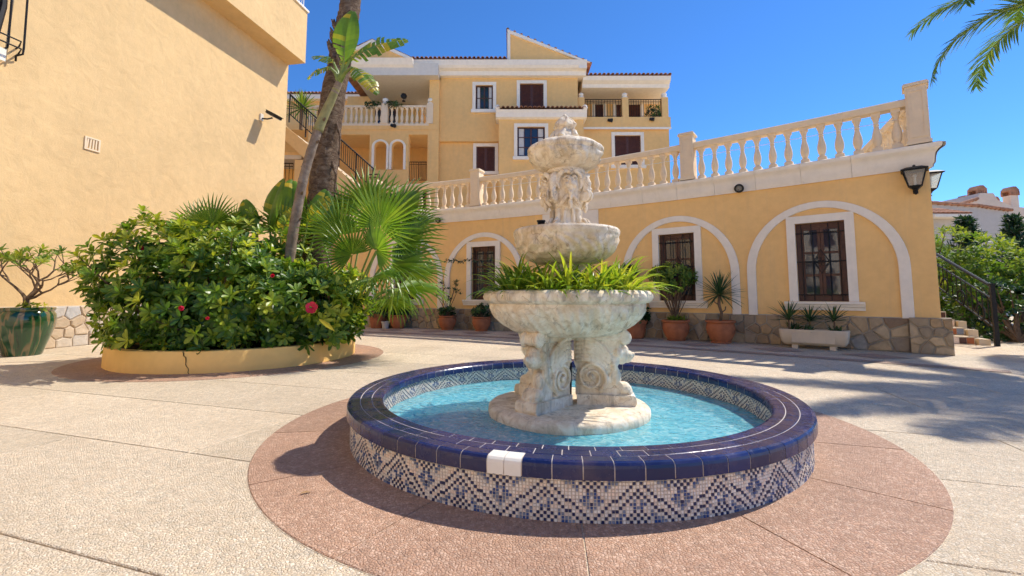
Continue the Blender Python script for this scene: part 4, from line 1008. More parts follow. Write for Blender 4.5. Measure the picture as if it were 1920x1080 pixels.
m = MB(); m.poly([(X_(776, YL), YL-.7, Z_(121, YL)), (X_(700, YL), YL-.7, Z_(87, YL)), (X_(700, YL), 28, Z_(87, YL)), (X_(776, YL), 28, Z_(121, YL))]); m.poly([(X_(624, YL), YL-.7, Z_(121, YL)), (X_(700, YL), YL-.7, Z_(87, YL)), (X_(700, YL), 28, Z_(87, YL)), (X_(624, YL), 28, Z_(121, YL))]); m.build('loggia_tiles', 'roof_clay', MBD)
LBm = baluster_mesh(); zr0 = Z_(232, YL); hb = Z_(198, YL)-zr0
pxs = [655+i*9.6 for i in range(16)]+[577+i*9.6 for i in range(8)]
for px in pxs:
    if 713 < px < 726: continue
    place_mesh('balcony_baluster', LBm, MBD, Matrix.Translation((X_(px, YL), YL+.1, zr0)) @ Matrix.Diagonal((1.05, 1.05, (hb-.09)/.735, 1)))
for a, b in ((575, 712), (727, 803)): block(X_(a, YL), X_(b, YL), YL, YL+.2, zr0+hb-.09, zr0+hb+.02, 'balcony_rail', 'cast_stone')
block(X_(575, YL), X_(803, YL), YL-.03, YL+.24, zr0-.1, zr0, 'balcony_kerb', 'cast_stone')
for px in (719, 805):
    x = X_(px, YL); block(x-.15, x+.15, YL-.05, YL+.26, zr0, zr0+hb+.1, 'balcony_post', 'cast_stone')
    m = MB(); m.lathe([(.15, 0), (.15, .05), (.06, .07), (.10, .11), (.15, .19), (.13, .27), (.05, .32), (.01, .34)], 12, (x, YL+.1, zr0+hb+.1)); m.build('post_finial', 'plaster_white', MBD, True)
for px0, px1 in ((765, 785), (786, 800)): bar_rail('loggia_railing', (X_(px0, YL+.3), YL+.3, Z_(338, YL)), (X_(px1, YL+.3), YL+.3, Z_(338, YL)), 1.0, 6, MBD)
for (px, py, Y, lab) in ((738, 236, YL-.03, 'small black floodlight under the left balcony of the apartment building'), (1143, 226, YR-.13, 'small black floodlight under the right balcony, nearer its middle'), (1221, 224, YR-.13, 'small round floodlight under the right balcony, nearer the corner')):
    p = at(px, py, Y); t = thing('balcony_floodlight', p, lab, 'floodlight', 'floodlights on the apartment balconies')
    m = MB(); m.tube([p+Vector((0, .03, .0)), p+Vector((0, -.10, -.02))], .03, 6); m.build('mount', 'plastic_black', t)
    m = MB(); m.tube([p+Vector((-.1, -.07, 0)), p+Vector((.10, -.16, -.06))], [.07, .10], 10); m.build('housing', 'plastic_black', t)
# far house wing seen past the stair
FH = thing('far_house', (-10.5, 27, 3), 'ochre house with dark tiled eave beyond the outside stair', 'building')
block(-14, -8.0, 27, 33, 3, Z_(190, 27), 'wall', 'stucco_main', FH)
block(-14.3, -7.8, 26.6, 33, Z_(190, 27), Z_(182, 27), 'eave', 'plaster_white', FH); tile_row(-14.3, -7.8, 26.5, Z_(182, 27)+.02, 1.3, 4, parent=FH)

# outside stair
ST = thing('outside_stair', (-6.5, 17.5, 0), 'ochre outside stair with solid sloping parapet between the two buildings', 'stair')
YS = 17.2
def sp(px, py): p = at(px, py, YS); return (p.x, p.z)
m = MB(); m.prism([sp(500, 200), sp(535, 236), sp(700, 372), sp(720, 400), sp(720, 420), sp(690, 420), sp(660, 380), sp(533, 262), sp(500, 230)], -.22, 0, FM(YS)); m.build('parapet', 'stucco_left', ST)
m = MB(); m.box(sp(500, 0)[0], sp(590, 0)[0], YS+1.5, YS+1.6, 0, sp(0, 262)[1]); m.build('back_wall', 'stucco_main', ST)
m = MB(); m.box(sp(560, 0)[0], sp(700, 0)[0], YS+.05, YS+.20, 0, sp(0, 405)[1]); m.build('stair_wall', 'stucco_main', ST)
m = MB(); m.box(sp(566, 0)[0], sp(584, 0)[0], YS-.02, YS+.22, 0, sp(0, 300)[1]); m.build('support_pier', 'stucco_left', ST)
m = MB(); m.box(sp(500, 0)[0], sp(575, 0)[0], YS+.1, YS+1.5, sp(0, 292)[1]-.1, sp(0, 292)[1]+.06); m.build('landing', 'plaster_grey', ST)
for i in range(16):
    m = MB(); t = i/16; a = sp(540+t*150, 250+t*120); m.box(a[0]-.05, a[0]+.28, YS+.23, YS+1.49, a[1]-.19, a[1]); m.build('step', 'trough_stone', ST)
SRail = thing('stair_railing', (-6.5, 17.1, 5), 'black iron railing sloping down along the outside stair', 'railing')
A = Vector((sp(540, 218)[0], YS+.1, sp(540, 218)[1])); B = Vector((sp(697, 358)[0], YS+.1, sp(697, 358)[1]))
hR = sp(0, 160)[1]-sp(0, 218)[1]; hR = .92
m = MB(); up = Vector((0, 0, 1))
m.tube([A+up*hR, B+up*hR], .03, 6); m.tube([A+up*.14, B+up*.14], .02, 6); m.build('handrail', 'iron', SRail)
for i in range(6):
    p = A+(B-A)*i/5; m = MB(); m.tube([p-up*.2, p+up*(hR+.02)], .03, 6); m.build('post', 'iron', SRail)
for i in range(40):
    if i % 8 == 0: continue
    p = A+(B-A)*i/40; m = MB(); m.tube([p+up*.14, p+up*hR], .012, 5); m.build('bar', 'iron', SRail)
LG = bar_rail('landing_railing', (sp(701, 0)[0], YS, sp(0, 362)[1]), (sp(721, 0)[0], YS-.1, sp(0, 362)[1]), .72, 5, None); tag(LG, 'short black iron railing at the foot of the outside stair', 'railing')
LG = bar_rail('landing_railing', (sp(536, 0)[0]-.3, YS+.3, sp(0, 345)[1]), (sp(556, 0)[0], YS+.3, sp(0, 345)[1]), .9, 5, None); tag(LG, 'black iron railing in the shade under the outside stair', 'railing')

# ================================================================ PLANTING HELPERS
LEAF_OB = [(0, .10), (.22, .42), (.5, .88), (.75, 1.0), (.92, .62), (1, .04)]
LEAF_LA = [(0, .15), (.25, .75), (.55, 1.0), (.8, .62), (1, .03)]
LEAF_ST = [(0, .7), (.3, 1.0), (.6, .9), (.85, .5), (1, .04)]
def leaf(m, base, d, n, L, w, shape, droop=.25, fold=.25, rnd=.5):
    d = Vector(d).normalized(); n = Vector(n); n = (n-d*n.dot(d)).normalized(); s_ = d.cross(n); m.cr = max(.001, min(1, rnd))
    rows = []; p = Vector(base); prev = 0.
    for t, k in shape:
        dd = (d-n*droop*t*2).normalized(); p = p+dd*(t-prev)*L; prev = t; h = k*w/2
        rows.append([p-s_*h+n*fold*h, p, p+s_*h+n*fold*h])
    m.grid(rows)
def rosette(m, p, axis, nl, L, w, rg, shape=LEAF_OB, spread=(.5, 1.25), droop=.2, base_r=0., bias=0.):
    a = Vector(axis).normalized(); u = a.orthogonal().normalized(); v = a.cross(u); ph = rg.uniform(0, 6.3); r0 = min(1., max(0., rg.gauss(.42, .22)+bias))
    for i in range(nl):
        az = ph+i*2.4; sp_ = spread[0]+(spread[1]-spread[0])*(i/max(1, nl-1))+rg.uniform(-.12, .12)
        o = u*math.cos(az)+v*math.sin(az); d = a*math.cos(sp_)+o*math.sin(sp_); n = a*math.sin(sp_)-o*math.cos(sp_)
        leaf(m, Vector(p)+o*base_r, d, n, L*rg.uniform(.75, 1.12), w*rg.uniform(.85, 1.1), shape, droop, .28, r0+rg.uniform(-.12, .12)+.22*(1-i/nl))
def lump(dv, seed): return 1+.16*math.sin(dv.x*3.1+seed)+.13*math.sin(dv.y*4.3+seed*1.7)+.12*math.sin(dv.z*5.1+seed*2.3)+.07*math.sin((dv.x+dv.z)*9+seed)
def crown(m, c, rad, n, rg, nl, L, w, shape=LEAF_OB, shell=(.80, 1.03), up=.45, zmin=None, spread=(.5, 1.25), droop=.2, seed=1., clusters=0, lowbias=0.):
    c = Vector(c); k = 0; pts = []
    while k < n:
        d = Vector((rg.gauss(0, 1), rg.gauss(0, 1), rg.gauss(.15, 1))).normalized(); q = rg.uniform(*shell)*lump(d, seed) if rg.random() < .82 else rg.uniform(.45, .85)
        p = c+Vector((d.x*rad[0], d.y*rad[1], d.z*rad[2]))*q
        if zmin is not None and p.z < zmin: continue
        ax = (d+Vector((rg.uniform(-.35, .35), rg.uniform(-.35, .35), up+rg.uniform(-.3, .3)))).normalized()
        rosette(m, p, ax, nl+rg.randint(-2, 2), L, w, rg, shape, spread, droop, bias=.12*d.z+(.15 if q > .95 else -.12)); pts.append(p); k += 1
    return pts
def stems(m, base, pts, rg, r0=.03, k=14):
    for p in rg.sample(pts, min(k, len(pts))):
        b = Vector(base); mid_ = b.lerp(p, .5)+Vector((rg.uniform(-.06, .06), rg.uniform(-.06, .06), -.03)); m.tube([b, mid_, p], [r0, r0*.6, r0*.2], 5, False)
def shrub(name, base, c, rad, n, label, cat, mat='leaf_shrub', nl=8, L=.17, w=.055, seed=1, group=None, zmin=None, leafshape=LEAF_OB, up=.45, spread=(.5, 1.25), sr=.03):
    rg = random.Random(seed); t = thing(name, base, label, cat, group)
    m = MB(); pts = crown(m, c, rad, n, rg, nl, L, w, leafshape, up=up, zmin=zmin, seed=seed*1.3, spread=spread); m.build('foliage', mat, t, kind='stuff')
    m = MB(); stems(m, base, pts, rg, sr, 22); m.build('stems', 'bark_thin', t)
    return t, pts

# ================================================================ PLANTER AND ITS PLANTS
PL = thing('round_planter', PC, 'low round ochre planter wall with a crack, full of shrubs and palms', 'planter')
mb = MB(); mb.lathe([(PR, 0), (PR+.002, .01), (PR, .27), (PR-.012, .288), (PR-.13, .290), (PR-.14, .27), (PR-.14, .0)], 110, PC, lambda r, z, a: r+.004*math.sin(a*9)+.003*math.sin(a*23), False)
autosmooth(mb.build('wall', 'planter_paint', PL), 40)
mb = MB(); mb.lathe([(PR-.135, .22), (.8, .26), (.02, .27)], 40, PC); mb.build('soil', 'soil', PL)
g0 = gnd(360, 697)-PC; ac = math.atan2(g0.y, g0.x); mb = MB(); rg = random.Random(4)
pts = [PC+Vector(((PR+.003)*math.cos(ac+rg.uniform(-.008, .008)+.004*i), (PR+.003)*math.sin(ac+rg.uniform(-.008, .008)+.004*i), .29-.29*i/11 if i else .288)) for i in range(12)]
mb.tube(pts, [.006-.003*(i/11) for i in range(12)], 5); mb.build('crack', 'soil', PL)
hs = {}
specs = [('flowering_shrub', (-5.0, 7.1, .27), (-5.22, 6.98, 1.12), (1.0, .98, .98), 520, 'glossy dark green shrub at the left end of the round planter', 21),
         ('flowering_shrub', (-4.3, 6.9, .27), (-4.25, 6.80, 1.02), (1.10, 1.0, .93), 560, 'glossy shrub with yellow-green tips at the front middle of the round planter', 22),
         ('flowering_shrub', (-3.5, 7.2, .27), (-3.45, 7.12, .82), (.94, 1.0, .76), 480, 'shrub with one open red hibiscus flower at the right of the round planter', 23),
         ('flowering_shrub', (-2.95, 7.6, .27), (-2.98, 7.25, .72), (.62, .70, .55), 260, 'lowest bushy shrub hanging over the right rim of the round planter', 25),
         ('flowering_shrub', (-4.5, 8.0, .27), (-4.55, 7.95, 1.50), (1.05, .9, .80), 330, 'tallest glossy shrub, behind the others in the round planter', 24)]
for nm, b, c, rad, n, lab, sd in specs:
    hs[sd] = shrub(nm, b, c, rad, n, lab, 'shrub', seed=sd, group='shrubs in the round planter', zmin=.31, L=.155, w=.054)
fr_ = MB(); rgr = random.Random(2)                     # low shoots filling in down to the rim
for i in range(240):
    a = R(rgr.uniform(150, 395)); r = PR-.16+rgr.uniform(-.25, .14); p = PC+Vector((r*math.cos(a), r*math.sin(a), rgr.uniform(.33, .62)))
    rosette(fr_, p, (math.cos(a)+rgr.uniform(-.3, .3), math.sin(a)+rgr.uniform(-.3, .3), rgr.uniform(.2, .9)), 8, .145, .05, rgr, bias=-.1)
fr_.build('low_shoots', 'leaf_shrub', hs[22][0], kind='stuff')
def hibiscus(parent, p, face, s, closed=False):
    m = MB(); rg = random.Random(int(p.x*1000)); a = Vector(face).normalized(); u = a.orthogonal().normalized(); v = a.cross(u)
    for i in range(5):
        az = i*2*PI/5; o = u*math.cos(az)+v*math.sin(az); k = .25 if closed else 1.1
        d = a*math.cos(k)+o*math.sin(k); n = a*math.sin(k)-o*math.cos(k); leaf(m, p, d, n, .075*s, .07*s, [(0, .2), (.3, .7), (.65, 1.1), (.9, .85), (1, .4)], .15, .1, rg.uniform(.2, .9))
    f = m.build('flower', 'petal_red', parent)
    if not closed: q = MB(); q.tube([p, p+a*.06*s], .006*s, 6); q.ball(p+a*.065*s, .011*s); q.build('stamen', 'leaf_spider', f)
hibiscus(hs[23][0], at(585, 577, 6.25), (.1, -1, .15), 1.15)
hibiscus(hs[22][0], at(345, 575, 5.72), (-.2, -1, -.5), .85, True); hibiscus(hs[22][0], at(391, 594, 5.72), (.2, -1, -.6), .6, True)
hibiscus(hs[21][0], at(271, 467, 6.25), (-.3, -1, .3), .8, True); hibiscus(hs[22][0], at(512, 518, 6.15), (.3, -1, .2), .7, True)
# fan palm
def fan_mesh(seed, n=27, span=R(225), hang=.18):
    m = MB(); rg = random.Random(seed)
    for i in range(n):
        a = -span/2+span*(i+.5)/n; da = span/n/2; L = (1-.22*(abs(a)/(span/2))**2)*rg.uniform(.93, 1.05); dr = hang*rg.uniform(.5, 1.5)
        m.cr = min(1, max(.01, rg.gauss(.5, .18)))
        rows = []
        for t, k in ((.03, 1.), (.25, 1.), (.46, .95), (.70, .66), (.90, .30), (1., .02)):
            r = L*t; hw = math.tan(da)*r if t < .5 else math.tan(da)*.50*L*k
            aa = a; d = Vector((math.sin(aa), math.cos(aa), 0)); s_ = Vector((math.cos(aa), -math.sin(aa), 0))
            z = .10*t-dr*max(0, t-.45)**2*2.2-.05*math.cos(aa)*0; c = d*r+Vector((0, 0, z))
            fz = .75*hw
            rows.append([c-s_*hw+Vector((0, 0, -fz)), c+Vector((0, 0, fz*.6)), c+s_*hw+Vector((0, 0, -fz))])
        m.grid(rows)
    return m.mesh('fan_leaf', 'leaf_fan')
FANS = [fan_mesh(k, hang=h) for k, h in ((1, .16), (2, .30), (3, .5))]
FPm = thing('fan_palm', (-2.75, 7.75, .25), 'bright green fan palm spreading over the right side of the round planter', 'palm')
def fan(par, px, py, Y, d, n, rad, k, root):
    h = at(px, py, Y); rad *= .90; M = frame(d, n).to_4x4() @ Matrix.Diagonal((rad, rad, rad, 1)); M.translation = h
    lf = place_mesh('fan_leaf', FANS[k], par, M)
    q = MB(); r = Vector(root); mid_ = r.lerp(h, .55)+Vector((0, 0, .12)); q.tube([r, mid_, h], [.022, .016, .010], 6); q.build('petiole', 'petiole', par)
root = (-2.85, 7.75, .35)
for a in ((712, 425, 7.2, (.30, -.15, .92), (-.15, -.95, .25), .95, 0), (640, 440, 7.2, (-.55, -.05, .80), (.25, -.9, .35), .76, 0), (745, 395, 7.9, (.62, .2, .72), (-.3, -.85, .5), .92, 1), (690, 385, 8.2, (.05, .25, .95), (.1, -.95, .25), .92, 0),
          (748, 455, 7.5, (.93, -.1, .34), (-.15, -.80, .55), .92, 1), (735, 495, 7.2, (.92, -.25, .02), (.0, -.70, .70), .95, 1), (750, 540, 7.3, (.92, -.2, -.10), (.1, -.30, .95), .92, 2), (660, 478, 6.9, (-.35, -.45, .62), (0, -.85, .35), .62, 1),
          (705, 470, 6.8, (.45, -.45, .55), (-.1, -.85, .35), .72, 1), (600, 425, 8.0, (-.55, .1, .82), (.3, -.9, .3), .72, 0), (700, 520, 6.9, (.55, -.55, -.05), (0, -.5, .85), .62, 2), (770, 510, 8.2, (.85, .3, .15), (0, -.6, .8), .75, 1),
          (770, 425, 8.3, (.85, .2, .5), (-.2, -.8, .55), .72, 1), (640, 400, 8.3, (-.25, .2, .95), (.2, -.9, .3), .70, 0), (730, 560, 7.6, (.75, -.1, -.35), (.2, -.4, .85), .62, 2)):
    fan(FPm, *a, root)
m = MB(); m.tube([(-2.85, 7.75, .2), (-2.85, 7.75, .5)], [.13, .11], 10); m.build('trunk', 'palm_bark', FPm, True)
FQ = thing('fan_palm', (-4.75, 7.6, .25), 'small fan palm rising behind the shrubs at the left of the planter', 'palm')
for a in ((398, 420, 7.6, (-.1, .1, .98), (.1, -.95, .2), .62, 0), (372, 425, 7.9, (-.45, .1, .85), (.2, -.9, .3), .60, 0), (440, 425, 7.9, (.35, .2, .9), (-.1, -.95, .3), .55, 0), (530, 430, 7.9, (.1, .2, .95), (0, -.95, .3), .7, 0)):
    fan(FQ, *a, (-4.6, 7.75, .35))
# paddle-leaved strelitzia
def paddle_mesh(seed, n=11, torn=.35, yel=.3):
    rg = random.Random(seed); m = MB()
    def wd(t): return .30*math.sin(PI*min(1, (t*.93+.05)))**.6*(1-.35*t)
    def mid_(t): return Vector((0, t, .10*math.sin(PI*t*.5)-.22*t*t))
    for s_ in (-1, 1):
        sag = 0
        for i in range(n):
            if rg.random() < torn: sag = rg.uniform(.0, .35); yy = rg.uniform(.006, .034)
            else: yy = 0
            t0 = i/n; t1 = (i+1)/n-yy; m.cr = min(1, max(.01, rg.gauss(.38, .15)+(rg.uniform(.2, .6) if rg.random() < yel else 0)))
            rows = []
            for k in (0, .35, .7, 1.):
                def P(t): w_ = wd(t)*k; return mid_(t)+Vector((s_*w_, .10*k*(1-t), .16*w_*(1-k)*2-sag*k*k*.22))
                rows.append([P(t0), P((t0+t1)/2), P(t1)])
            m.grid(rows)
    m.cm = 1; m.cr = .5; m.tube([mid_(i/8)+Vector((0, 0, -.008)) for i in range(9)], [.016-.0015*i for i in range(9)], 6)
    return m.mesh('paddle_leaf', ['leaf_banana', 'petiole'])
PAD = [paddle_mesh(1, 11, .2, .1), paddle_mesh(2, 12, .85, .5), paddle_mesh(5, 12, .7, .8)]
SN = thing('strelitzia_tree', at(545, 640, 7.55).xy.to_3d()+Vector((0, 0, .27)), 'slender leaning trunk with ringed bark and torn paddle leaves at the top', 'tree')
tp = [at(*q) for q in ((538, 560, 7.5), (545, 470, 7.5), (557, 395, 7.5), (574, 315, 7.5), (598, 240, 7.5), (620, 190, 7.5), (636, 155, 7.5))]
def smooth_path(pts, n):
    out = []; P = [pts[0]]+list(pts)+[pts[-1]]; m_ = len(pts)-1
    for i in range(n):
        t = i/(n-1)*m_; k = min(int(t), m_-1); f = t-k; a, b, c, d = P[k:k+4]
        out.append(.5*((2*b)+(c-a)*f+(2*a-5*b+4*c-d)*f*f+(3*b-a-3*c+d)*f**3))
    return out
sp_ = smooth_path(tp, 90); m = MB(); rgs = random.Random(3)
m.tube(sp_, [(.088-.030*i/89)*(1+.06*(1 if i % 5 == 0 else 0)+rgs.uniform(-.02, .02)) for i in range(90)], 12); m.build('trunk', 'strelitzia_bark', SN, True)
m = MB(); m.tube(sp_[58:], [(.083-.028*i/31) for i in range(32)], 12); m.build('leaf_sheath', 'sheath', SN, True)
for i in range(9):
    k = 8+i*9; a = rgs.uniform(0, 6.3); o = Vector((math.cos(a), math.sin(a)*.6-.3, .2)).normalized(); q = MB(); q.tube([sp_[k]+o*.08, sp_[k]+o*.14+Vector((0, 0, .02))], [.025, .01], 6); q.build('leaf_stub', 'bark_thin', SN)
top = tp[-1]
def paddle(par, root, b, d, n, L, k, wsc=1.):
    M = frame(d, n).to_4x4() @ Matrix.Diagonal((L*wsc, L, L, 1)); M.translation = Vector(b); place_mesh('paddle_leaf', PAD[k], par, M)
    q = MB(); r = Vector(root); q.tube([r, r.lerp(Vector(b), .5)+Vector((0, 0, .03)), Vector(b)+Vector(d).normalized()*.03], [.045, .03, .016], 7); q.build('leaf_stalk', 'petiole', par)
paddle(SN, top, at(645, 118, 7.4), (.08, -.05, 1), (-.1, -1, .1), .98, 0, .95)
paddle(SN, top, at(655, 112, 7.45), (.9, -.1, .40), (-.3, -.85, .5), 1.05, 1, 1.0)
paddle(SN, top, at(658, 124, 7.3), (.62, -.1, -.55), (.5, -.75, .4), .68, 2, 1.1)
paddle(SN, top, at(628, 118, 7.6), (-.75, .1, .35), (.1, -.75, .6), .50, 1, .9)
paddle(SN, top, at(622, 125, 7.4), (-.8, -.1, -.35), (-.2, -.8, .5), .46, 2, .75)
paddle(SN, top, at(640, 128, 7.7), (.15, .35, .85), (-.2, -.9, .3), .62, 2, .85)
SY = thing('strelitzia_clump', (-3.95, 8.0, .26), 'broad upright paddle leaves at the foot of the palm trunk in the planter', 'plant')
for px, py, Y, d, n, L, k in ((505, 430, 7.9, (.12, 0, 1), (-.45, -.85, .1), .95, 0), (480, 440, 7.8, (-.45, .1, .85), (-.2, -.9, .3), .75, 0), (545, 440, 8.2, (-.05, .1, 1), (.5, -.8, 0), 1.1, 0), (590, 440, 8.0, (.2, 0, .95), (.4, -.85, .1), .85, 0), (575, 420, 7.8, (.5, -.1, .6), (.1, -.9, .3), .65, 2), (525, 450, 7.7, (.3, -.1, .75), (.1, -.95, .1), .62, 2)):
    paddle(SY, (-3.95, 8.0, .3), at(px, py, Y), d, n, L, k)
# tall palm, its crown above the picture
TP = thing('tall_palm', at(592, 640, 8.35).xy.to_3d()+Vector((0, 0, .26)), 'thick brown palm trunk leaning upward out of the planter', 'palm')
tpts = [at(*q) for q in ((590, 600, 8.35), (596, 470, 8.35), (606, 340, 8.35), (622, 200, 8.4), (642, 90, 8.5), (658, 0, 8.6), (670, -110, 8.7), (690, -420, 8.9), (700, -700, 9.0))]
path = smooth_path(tpts, 230); m = MB(); rows = []; n = 22
for i, p in enumerate(path):
    t = i/229; r = .33*(1-t)**1.5*.22+.195-.035*t; ph = (i % 4)/4
    row = []
    for j in range(n):
        a = 2*PI*j/n; rr = r*(1+.07*ph*(.6+.4*math.sin(a*5+i*1.7))+.035*math.sin(a*11+i*.9)+.03*math.sin(i*.37+a*3)); row.append(p+Vector((rr*math.cos(a), rr*math.sin(a), .02*math.sin(a*7+i))))
    rows.append(row)
m.grid(rows, True); m.build('trunk', 'palm_bark', TP, True)
rgp = random.Random(8)
for i in range(46):                                    # ragged frond bases left on the bark
    k = rgp.randint(20, 130); a = rgp.uniform(-2.9, .3); r = .175; p = path[k]; o = Vector((math.cos(a), math.sin(a), 0)); q = MB()
    q.tube([p+o*(r-.02), p+o*(r+.035)+Vector((0, 0, .08)), p+o*(r+.05)+Vector((rgp.uniform(-.05, .05), 0, .20))], [.06, .045, .012], 6); q.build('frond_base', 'palm_bark', TP)
for i in range(3):
    p = path[50+i*14]; q = MB(); o = Vector((.18, -.12, 0)); q.tube([p+o, p+o+Vector((.10, -.05, -.25)), p+o+Vector((.06+.02*i, -.06, -.62))], [.03, .022, .008], 6); q.build('dead_stalk', 'palm_bark', TP)
ctop = path[-1]
for i in range(20):
    a = i*2.4; el = R(75-i*5.5); d = Vector((math.cos(a)*math.cos(el), math.sin(a)*math.cos(el), math.sin(el))); h = ctop+d*1.1+Vector((0, 0, .7))
    M = frame(d, Vector((0, 0, 1))-d*.3 if abs(d.z) < .9 else Vector((1, 0, 0))).to_4x4() @ Matrix.Diagonal((.85, .85, .85, 1)); M.translation = h; place_mesh('fan_leaf', FANS[2], TP, M)
    q = MB(); q.tube([ctop, ctop.lerp(h, .6)+Vector((0, 0, .1)), h], [.03, .02, .012], 5); q.build('petiole', 'petiole', TP)

# ================================================================ FOUNTAIN PLANTS
rgf = random.Random(12)
def spider(c, R0, nl, L, lab, bright):
    t = thing('strap_leaf_plant', c, lab, 'plant', 'strap-leaved plants in the lower fountain bowl'); m = MB()
    for i in range(nl):
        az = i*2.4+rgf.uniform(-.3, .3); el = R(rgf.uniform(18, 78)); d = Vector((math.cos(az)*math.cos(el), math.sin(az)*math.cos(el), math.sin(el))); n = Vector((-math.cos(az)*math.sin(el), -math.sin(az)*math.sin(el), math.cos(el)))
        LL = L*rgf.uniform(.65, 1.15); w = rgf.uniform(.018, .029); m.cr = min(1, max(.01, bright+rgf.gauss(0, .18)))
        rows = []; p = Vector(c)+Vector((math.cos(az)*R0*rgf.random(), math.sin(az)*R0*rgf.random(), 0)); dd = d.copy(); s_ = d.cross(n).normalized(); bend = rgf.uniform(1.4, 3.0)
        for k in range(8):
            q = k/7; hw = w/2*(1-q**3)*(.75+.5*math.sin(PI*q)); nn = s_.cross(dd)
            rows.append([p-s_*hw+nn*hw*.5, p.copy(), p+s_*hw+nn*hw*.5]); dd = (dd+Vector((0, 0, -1))*bend*.16*q+Vector((math.cos(az), math.sin(az), 0))*.03).normalized(); p = p+dd*LL/7
        m.grid(rows)
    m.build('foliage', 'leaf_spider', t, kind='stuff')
names = ['nearest the left front', 'at the middle front', 'at the right front', 'at the far right', 'at the right back', 'at the middle back', 'at the left back', 'at the far left']
for i, a in enumerate((235, 268, 300, 340, 25, 80, 140, 195)):
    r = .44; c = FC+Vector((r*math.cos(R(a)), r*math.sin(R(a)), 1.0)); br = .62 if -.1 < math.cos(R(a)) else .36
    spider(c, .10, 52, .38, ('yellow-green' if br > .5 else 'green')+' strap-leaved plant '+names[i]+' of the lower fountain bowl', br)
for i, a in enumerate((250, 284, 318, 215)):
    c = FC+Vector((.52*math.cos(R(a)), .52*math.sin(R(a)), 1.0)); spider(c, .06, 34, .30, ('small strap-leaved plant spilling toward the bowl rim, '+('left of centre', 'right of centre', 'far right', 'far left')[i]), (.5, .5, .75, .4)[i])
# dry litter and a little black pot in the middle bowl
m = MB()
for i in range(240):
    a = rgf.uniform(0, 6.3); r = rgf.uniform(.16, .38); p = FC+Vector((r*math.cos(a), r*math.sin(a), 1.508+rgf.uniform(0, .035))); leaf(m, p, (rgf.uniform(-1, 1), rgf.uniform(-1, 1), rgf.uniform(0, .6)), (rgf.uniform(-.5, .5), rgf.uniform(-.5, .5), 1), rgf.uniform(.03, .08), rgf.uniform(.008, .022), LEAF_LA, .3, .3, rgf.random())
m.build('dry_litter', 'dry_leaf', None, kind='stuff', label='dry brown leaf litter lying in the middle fountain bowl', cat='leaf litter')
p = FC+Vector((-.22, -.24, 1.505)); m = MB(); m.lathe([(.022, 0), (.030, .065), (.034, .066), (.034, .075), (.028, .075), (.022, .02)], 14, p); m.build('nursery_pot', 'plastic_black', None, True, label='tiny black plastic pot standing in the middle fountain bowl', cat='pot')

# ================================================================ POTS
def pot_profile(r, h, kind):
    if kind == 'belly': p = [(.60, 0), (.66, .02), (.66, .06), (.60, .08), (.74, .2), (.90, .42), (.97, .62), (.94, .80), (.88, .88), (.99, .90), (1.02, .94), (1.0, 1.0), (.90, 1.0), (.86, .92), (.5, .88)]
    elif kind == 'cone': p = [(.66, 0), (.70, .03), (.80, .40), (.90, .78), (.98, .80), (1.0, .86), (1.0, 1.0), (.90, 1.0), (.86, .90), (.5, .88)]
    else: p = [(.60, 0), (.63, .02), (.72, .18), (.87, .42), (.97, .62), (1.0, .76), (.97, .86), (.89, .92), (.93, .94), (.96, .97), (.94, 1.0), (.82, 1.0), (.80, .92), (.4, .90)]
    return [(a*r, b*h) for a, b in p]
def pot(base, r, h, lab, kind='belly', mat='terracotta', group='terracotta pots along the curved wall', name='terracotta_pot'):
    t = thing(name, base, lab, 'pot', group)
    m = MB(); m.lathe(pot_profile(r, h, kind), 40); o = m.build('body', mat, t, local=True); autosmooth(o, 50)
    m = MB(); m.lathe([(r*.86, h*.90), (.02, h*.92)], 20); m.build('soil', 'soil', t, local=True)
    return t
def wp(s_, off=.36): return W(s_, 0, off)
# s along the wall, radius, height, kind, label
plist = [(-13.45, .30, .44, 'cone', 'terracotta pot at the far left end of the curved wall, partly behind the shrubs'), (-12.72, .27, .42, 'belly', 'round terracotta pot below the leftmost arch with a dense green plant'),
         (-10.98, .27, .42, 'belly', 'terracotta pot between the two left arches with a thin-stemmed shrub'), (-9.83, .27, .41, 'belly', 'terracotta pot below the left barred window holding a low green plant'),
         (-5.42, .30, .44, 'cone', 'terracotta pot just right of the fountain bowl holding a low leafy plant'), (-4.45, .30, .46, 'belly', 'terracotta pot below the middle barred window holding a little tree'),
         (-3.50, .30, .48, 'belly', 'terracotta pot holding a spiky yucca between the two right arches')]
PT = {}
for s_, r, h, kd, lab in plist: PT[s_] = pot(wp(s_), r, h, lab, kd)
pot(wp(-13.05, .55), .13, .22, 'small grey pot beside the terracotta pots at the left end of the wall', 'cone', 'plaster_grey', name='grey_pot', group=None)
def top_of(s_, h): p = wp(s_); return Vector((p.x, p.y, h*.92))
def potplant(s_, h, dz, rad, n, lab, mat='leaf_dark', nl=7, L=.12, w=.05, seed=1, name='potted_plant', **k):
    b = top_of(s_, h); return shrub(name, b, b+Vector((0, 0, dz)), rad, n, lab, 'plant', mat, nl, L, w, seed, group='plants in the pots along the wall', sr=.012, **k)
potplant(-13.45, .44, .22, (.34, .3, .25), 60, 'low bushy plant in the leftmost terracotta pot', seed=31)
potplant(-13.05, .24, .40, (.26, .24, .38), 60, 'dark leafy plant growing from the small grey pot', seed=37)
potplant(-12.72, .42, .26, (.34, .3, .30), 75, 'dense green plant in the round pot below the leftmost arch', seed=32, L=.14)
t, pts = potplant(-10.98, .42, .12, (.20, .2, .14), 26, 'thin-stemmed shrub with sparse leaf tufts in a pot by the wall', seed=33)
b = top_of(-10.98, .42); m = MB(); fm = MB(); rgq = random.Random(6)
tt = (W(-10.9, 0)-W(-11, 0)).normalized()
